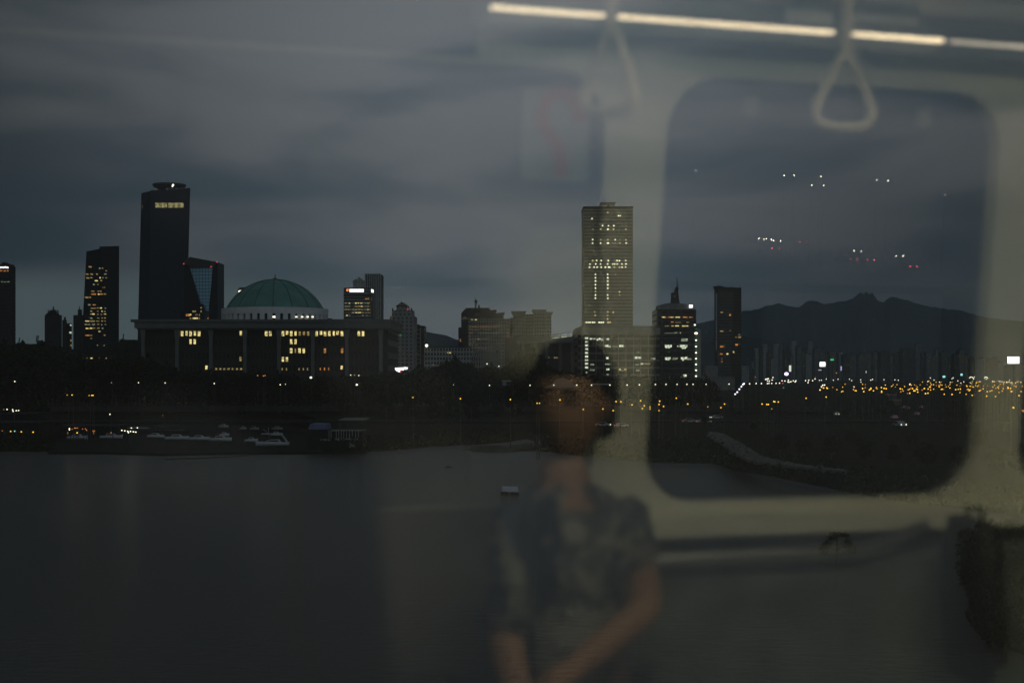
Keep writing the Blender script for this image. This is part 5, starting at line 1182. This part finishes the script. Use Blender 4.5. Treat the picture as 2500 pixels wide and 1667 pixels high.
# seated passenger opposite, mirrored behind the tower: landmarks taken from the reflection
WP = 2.08
V = lambda x, y, w=WP: refl(x, y, w)
hd = V(1408, 988); 
def seated():
    p = tthing('person', 'seated black-haired passenger in an open dark shirt over a grey top, mirrored in the window', 'person', (hd.x, -WP, -1.12))
    pel = Vector((hd.x+.02, -WP-.06, -1.02)); neck = V(1392, 1150); chest = V(1405, 1430); nb = V(1402, 1275); shR = V(1545, 1265); shL = V(1262, 1290)
    elR = V(1600, 1500, WP-.05); elL = V(1248, 1590, WP-.10); wrR = V(1410, 1655, WP-.30); wrL = V(1300, 1790, WP-.25)
    vs = [pel, (pel+chest)/2, chest, neck, hd + Vector((.0,0,-.10)), shR, elR, wrR, shL, elL, wrL]
    rs = [(.15,.11),(.13,.09),(.13,.085),(.05,.053),(.05,.05),(.052,.052),(.043,.043),(.03,.026),(.052,.052),(.043,.043),(.03,.026)]
    vs.append(nb); rs.append((.075,.055)); rs[2] = (.12,.08)
    es = [(0,1),(1,2),(2,11),(11,3),(3,4),(11,5),(5,6),(6,7),(11,8),(8,9),(9,10)]
    dR = (wrR-elR).normalized(); dL = (wrL-elL).normalized()
    hand(vs, es, rs, 7, wrR+dR*.045, dR, Vector((0,1,0)), Vector((0,0,1))); hand(vs, es, rs, 10, wrL+dL*.045, dL, Vector((0,1,0)), Vector((0,0,1)))
    # legs: knees forward, feet on the floor
    for s in (-1, 1):
        i0 = len(vs); vs += [pel+Vector((s*.10,.06,-.01)), pel+Vector((s*.14,.46,.04)), pel+Vector((s*.14,.50,-.48)), pel+Vector((s*.15,.62,-.53))]
        rs += [.095,.066,.042,.035]; es += [(0,i0),(i0,i0+1),(i0+1,i0+2),(i0+2,i0+3)]
    skin_obj('body', vs, es, rs, skinm, p)
    # head with face, turned to the mirrored left
    mb = MB(); nu, nv = 24, 18; fd = Vector((-.62,.78,0)); sd_ = Vector((.78,.62,0)) ; hc = hd
    for i in range(nv+1):
        ph = math.pi*i/nv
        for j in range(nu):
            t = 2*math.pi*j/nu; x, y, z = math.sin(ph)*math.cos(t), math.sin(ph)*math.sin(t), math.cos(ph)
            w_ = .078*(1 - .28*max(0,-z)**1.4); f_ = .098*(1 - .12*max(0,-z)); h_ = .122
            nose = .026*math.exp(-((x/.16)**2) - ((z+.12)/.2)**2)*(y > 0); eye = -.010*(math.exp(-(((x-.42)/.17)**2) - ((z-.10)/.13)**2) + math.exp(-(((x+.42)/.17)**2) - ((z-.10)/.13)**2))*(y > 0)
            lip = .007*math.exp(-((x/.3)**2) - ((z+.47)/.08)**2)*(y > 0); chin = .008*math.exp(-((x/.3)**2) - ((z+.8)/.15)**2)*(y > 0)
            mb.v.append(hc + sd_*(x*w_) + fd*(y*f_ + nose + eye + lip + chin) + Vector((0,0,z*h_)))
    for i in range(nv):
        for j in range(nu): mb.f.append([i*nu+j,(i+1)*nu+j,(i+1)*nu+(j+1) % nu,i*nu+(j+1) % nu])
    for s in (-1, 1): mb.ball(hc + sd_*s*.078 - fd*.005, .026, 8, 6, (.45,.7,1.1))
    mb.build('head', skinm, p, True)
    eb = MB()
    for s in (-1, 1): eb.ball(hc + sd_*s*.032 + fd*.086 + Vector((0,0,.012)), .010, 8, 5, (1.3,.6,.6)); eb.tube([hc+sd_*s*.016+fd*.094+Vector((0,0,.035)), hc+sd_*s*.05+fd*.08+Vector((0,0,.037))], .004, 5)
    eb.build('eyes', hairm, p)
    hb = MB(); 
    for i in range(nv+1):
        ph = math.pi*i/nv
        for j in range(nu):
            t = 2*math.pi*j/nu; x, y, z = math.sin(ph)*math.cos(t), math.sin(ph)*math.sin(t), math.cos(ph); k = 1.13 + .03*math.sin(9*t+ph*5)
            zz = max(z, -.55) if y < .15 else max(z, .52 - .5*max(0, .75-y))
            yy = y if zz == z else y*.9
            hb.v.append(hc + sd_*(x*.086*k) + fd*(min(yy, .90)*.106*k - .012) + Vector((0,0,zz*.124*k+.004)))
    for i in range(nv):
        for j in range(nu): hb.f.append([i*nu+j,(i+1)*nu+j,(i+1)*nu+(j+1) % nu,i*nu+(j+1) % nu])
    hb.build('hair', hairm, p, True)
    # grey top under the open shirt, both lofted round the torso
    rows_ = [(1168,1356,1432,.055),(1185,1330,1462,.070),(1205,1302,1500,.085),(1235,1274,1540,.100),(1280,1262,1556,.115),(1340,1256,1552,.125),(1400,1246,1545,.125),(1500,1240,1530,.125),(1600,1252,1512,.130),(1690,1262,1500,.135)]
    def wrap(rows, t0, k, dip=0, n_=36):
        mb = MB(); m_ = n_ + 1
        for y_, xl, xr, d in rows:
            a_ = V(xl, y_); b_ = V(xr, y_); c_ = (a_ + b_) / 2; hw = (b_ - a_).length / 2 * k
            for i in range(m_):
                t = t0 + (2*math.pi - 2*t0) * i / n_; fr_ = max(0, math.cos(t))
                fold = 1 + .02*math.sin(t*9 + y_*.03)
                mb.v.append(Vector((c_.x + hw*math.sin(t)*fold, -WP + d*k*math.cos(t)*fold, c_.z - (dip*fr_*fr_ if (y_, xl) == rows[0][:2] else 0))))
        for i in range(len(rows)-1):
            for j in range(n_): mb.f.append([i*m_+j, i*m_+j+1, (i+1)*m_+j+1, (i+1)*m_+j])
        return mb
    wrap(rows_[2:], 0, .93, .05).build('grey_top', tee, p, True)
    g_ = wrap(rows_, .42, 1.0)
    for sh, el, f_ in ((V(1528,1262), elR, .52), (V(1290,1275), elL, .88)):
        m1 = sh.lerp(el, f_*.5); m2 = sh.lerp(el, f_)
        g_.tube([sh + (sh-el).normalized()*.03, sh, m1, m2], [.045,.066,.062,.058], 16)
    g_.build('shirt', shirt, p, True)
    v4 = []; e4 = []; r4 = []
    v4.append(pel); r4.append((.185,.14))
    for s in (-1, 1):
        i0 = len(v4); v4 += [pel+Vector((s*.10,.06,-.01)), pel+Vector((s*.14,.46,.04)), pel+Vector((s*.14,.50,-.42))]; r4 += [.105,.078,.06]; e4 += [(0,i0),(i0,i0+1),(i0+1,i0+2)]
    skin_obj('trousers', v4, e4, r4, trous, p)
    for s in (-1, 1): MB().ball(pel+Vector((s*.145,.58,-.54)), .13, 10, 6, (.38,1,.35)).build('shoe', blk, p, True)
    c = V(1408, 1510, WP-.2); MB().ball(c, .011, 8, 5).build('pendant', chrome, p)
seated()

# black bag added at the right as a stand-in for a dark blur
bp0 = V(2392, 1560, 2.02); bp1 = V(2480, 1290, 2.02); uc_ = (bp0.x+bp1.x)/2; hw_ = (bp1.x-bp0.x)/2
bpk = tthing('added_backpack', 'black soft bag added as a stand-in for the dark blur right in the window reflection', 'added_backpack', (uc_, -2.06, bp0.z-.12))
g_ = MB(); nz_ = 14
for i in range(nz_+1):
    t = i/nz_; z_ = bp0.z-.12 + (bp1.z-bp0.z+.12)*t; k_ = (1 - .10*abs(2*t-1)**3) * (1 if t < .92 else .86) * (.80 + .20*min(1, t/.5))
    for j in range(24):
        a_ = 2*math.pi*j/24; cx_ = math.copysign(abs(math.cos(a_))**.55, math.cos(a_)); sy_ = math.copysign(abs(math.sin(a_))**.55, math.sin(a_))
        g_.v.append(Vector((uc_ + hw_*k_*cx_ + (1-t)*.012, -2.08 + .10*k_*sy_, z_)))
for i in range(nz_):
    for j in range(24): g_.f.append([i*24+j, i*24+(j+1) % 24, (i+1)*24+(j+1) % 24, (i+1)*24+j])
g_.f.append(list(range(24))); g_.f.append([nz_*24+j for j in range(24)])
g_.build('bag_body', blk, bpk, True)
MB().box(uc_-hw_*.6, uc_+hw_*.6, -1.975, -1.955, bp0.z-.06, bp0.z+.08).build('front_pocket', blk, bpk)
MB().tube([(uc_-.02,-2.08,bp1.z-.01),(uc_-.015,-2.08,bp1.z+.03),(uc_+.02,-2.08,bp1.z+.03),(uc_+.025,-2.08,bp1.z-.01)], .006, 6).build('handle', blk, bpk)

# the photographer, in black, standing at the window behind the lens
def photographer():
    cx = -.10
    p = tthing('person', 'person in a black hooded jacket raising a camera to the window', 'person', (cx, -.40, -1.6))
    pel = Vector((cx,-.50,-.72)); ch = Vector((cx,-.45,-.36)); nk = Vector((cx,-.40,-.17)); hdp = Vector((cx+.02,-.30,-.03))
    shR = Vector((cx+.22,-.42,-.24)); elR = Vector((cx+.25,-.26,-.44)); wrR = Vector((.13,-.10,-.10)); shL = Vector((cx-.22,-.42,-.24)); elL = Vector((cx-.25,-.24,-.44)); wrL = Vector((-.13,-.10,-.10))
    vs = [pel,(pel+ch)/2,ch,nk,hdp+Vector((0,0,-.06)),shR,elR,wrR,shL,elL,wrL]
    rs = [(.25,.14),(.25,.13),(.26,.13),(.09,.08),(.055,.055),(.095,.09),(.085,.08),(.03,.03),(.075,.075),(.058,.058),(.03,.03)]
    es = [(0,1),(1,2),(2,3),(3,4),(2,5),(5,6),(6,7),(2,8),(8,9),(9,10)]
    for s in (-1, 1):
        i0 = len(vs); vs += [pel+Vector((s*.11,0,-.05)), pel+Vector((s*.12,.03,-.45)), pel+Vector((s*.12,0,-.82)), pel+Vector((s*.13,.12,-.86))]; rs += [.11,.07,.045,.035]; es += [(0,i0),(i0,i0+1),(i0+1,i0+2),(i0+2,i0+3)]
    black = mat('black_jacket', (.012,.012,.013), .9, 0, .3, 8)
    hand(vs, es, rs, 7, Vector((.095,-.085,-.045)), Vector((-.1,.5,.85)).normalized(), Vector((1,0,0)), Vector((0,-1,0))); hand(vs, es, rs, 10, Vector((-.095,-.085,-.045)), Vector((.1,.5,.85)).normalized(), Vector((-1,0,0)), Vector((0,-1,0)))
    skin_obj('body', vs, es, rs, black, p)
    mb = MB(); mb.ball(hdp, .1, 16, 12, (.80,.98,1.22)); mb.build('head', skinm, p, True)
    mb = MB(); mb.ball(hdp + Vector((0,-.03,.01)), .125, 16, 12, (.95,1.0,1.15)).build('hood', black, p, True)
    MB().ball(hdp + Vector((0,.03,-.05)), .09, 14, 8, (.85,.9,.75)).build('face_mask', black, p, True)
    cm = tthing('camera_body', 'black camera held at the window', 'camera', (0,-.07,0))
    MB().box(-.07,.07,-.105,-.045,-.05,.035).box(-.025,.025,-.105,-.05,.035,.06).build('housing', blk, cm)
    MB().tube([(0,-.045,-.005),(0,-.022,-.005)], .034, 20).build('lens', blk, cm)
photographer()

# street lamps and cars on the far side of the line, caught through the opposite window
def back_dir(px, py):
    d = Vector(((px-1250)/F, 1, (HY-py)/F)); return (d - 2*d.dot(nn)*nn).normalized()
bl = MB().box(-900, 900, 0, 14, 14.2, 15.2)
for i in range(50): bl.box(-880+i*36, -877+i*36, 4, 8, 0, 14.2)
for v in bl.v: v.xyz = Vector((v.x, -v.y, v.z))
br = MB(); br.v = [Vector(RZ @ Vector((v.x, v.y-190, 0))) + Vector((0,0,v.z)) for v in bl.v]; br.f = bl.f
struct(br, 'road_bridge', M_['dconcrete'])
Ew = emis('far_side_lamp_white', (1,.95,.7), 34); Er = emis('far_side_red', (1,.08,.15), 36); protoB = None
for x, y, s in ((1703,416,.8),(1920,428,.7),(1944,428,1),(2010,430,1),(1988,451,.9),(2017,452,1),(2147,440,.9),(2174,441,1),(2314,475,1)):
    d = back_dir(x, y); k = 200/(-d.dot(Nn)); p = CAM + d*k
    if protoB is None:
        t = thing('street_lamp', 'white lamp on the road behind the train, mirrored in the dark window', 'street lamp', (0,0,0), 'lamps on the road behind the train'); protoB = t
        MB().tube([(0,0,-13),(0,0,0)], [.14,.08], 6).build('pole', M_['pole'], t); MB().ball((0,0,0), .10, 8, 5).build('lamp_head', Ew, t)
    else: t = copy_thing(protoB, (0,0,0))
    t.location = p; t.scale = (1,1,1)
for x, y, s, k_ in ((1851,582,.8,'w'),(1886,587,.9,'w'),(1863,584,.4,'w'),(1883,607,.6,'r'),(2082,612,1.1,'w'),(2073,633,.8,'r'),(2114,635,1.3,'r'),(2184,624,.8,'w'),(2218,650,1.0,'r'),(1950,590,.4,'r')):
    d = back_dir(x, y); k = 196/(-d.dot(Nn)); p = CAM + d*k
    t = copy_thing(c0, (0,0,0), 'car on the road behind the train, a small light mirrored in the dark window', group='cars on the road behind the train'); t.location = p - Vector((0,0,.7)); t.rotation_euler.z = TH + (R(90) if k_ == 'w' else R(-90)); t.scale = (1,1,1)
    for c in t.children:
        if c.name.startswith('headlight') or c.name.startswith('taillight'):
            me = c.data.copy(); me.materials.clear(); me.materials.append(Ew if c.name.startswith('head') else Er); c.data = me
            mid = sum((v_.co for v_ in me.vertices), Vector()) / len(me.vertices)
            for v_ in me.vertices: v_.co = mid + (v_.co - mid) * .62

# ================================================================ HAZE
hzb = MB().box(-9500, 9500, -2500, 12500, -6, 1100)
hm = bpy.data.materials.new('haze_air'); hm.use_nodes = True; t_ = hm.node_tree; t_.nodes.clear()
ho = t_.nodes.new('ShaderNodeOutputMaterial'); hv = t_.nodes.new('ShaderNodeVolumePrincipled'); hv.inputs['Color'].default_value = (.35, .70, 1, 1); hv.inputs['Density'].default_value = 2.6e-5; hv.inputs['Anisotropy'].default_value = 0.0
t_.links.new(hv.outputs[0], ho.inputs['Volume'])
tag(hzb.build('haze', hm), kind='stuff')
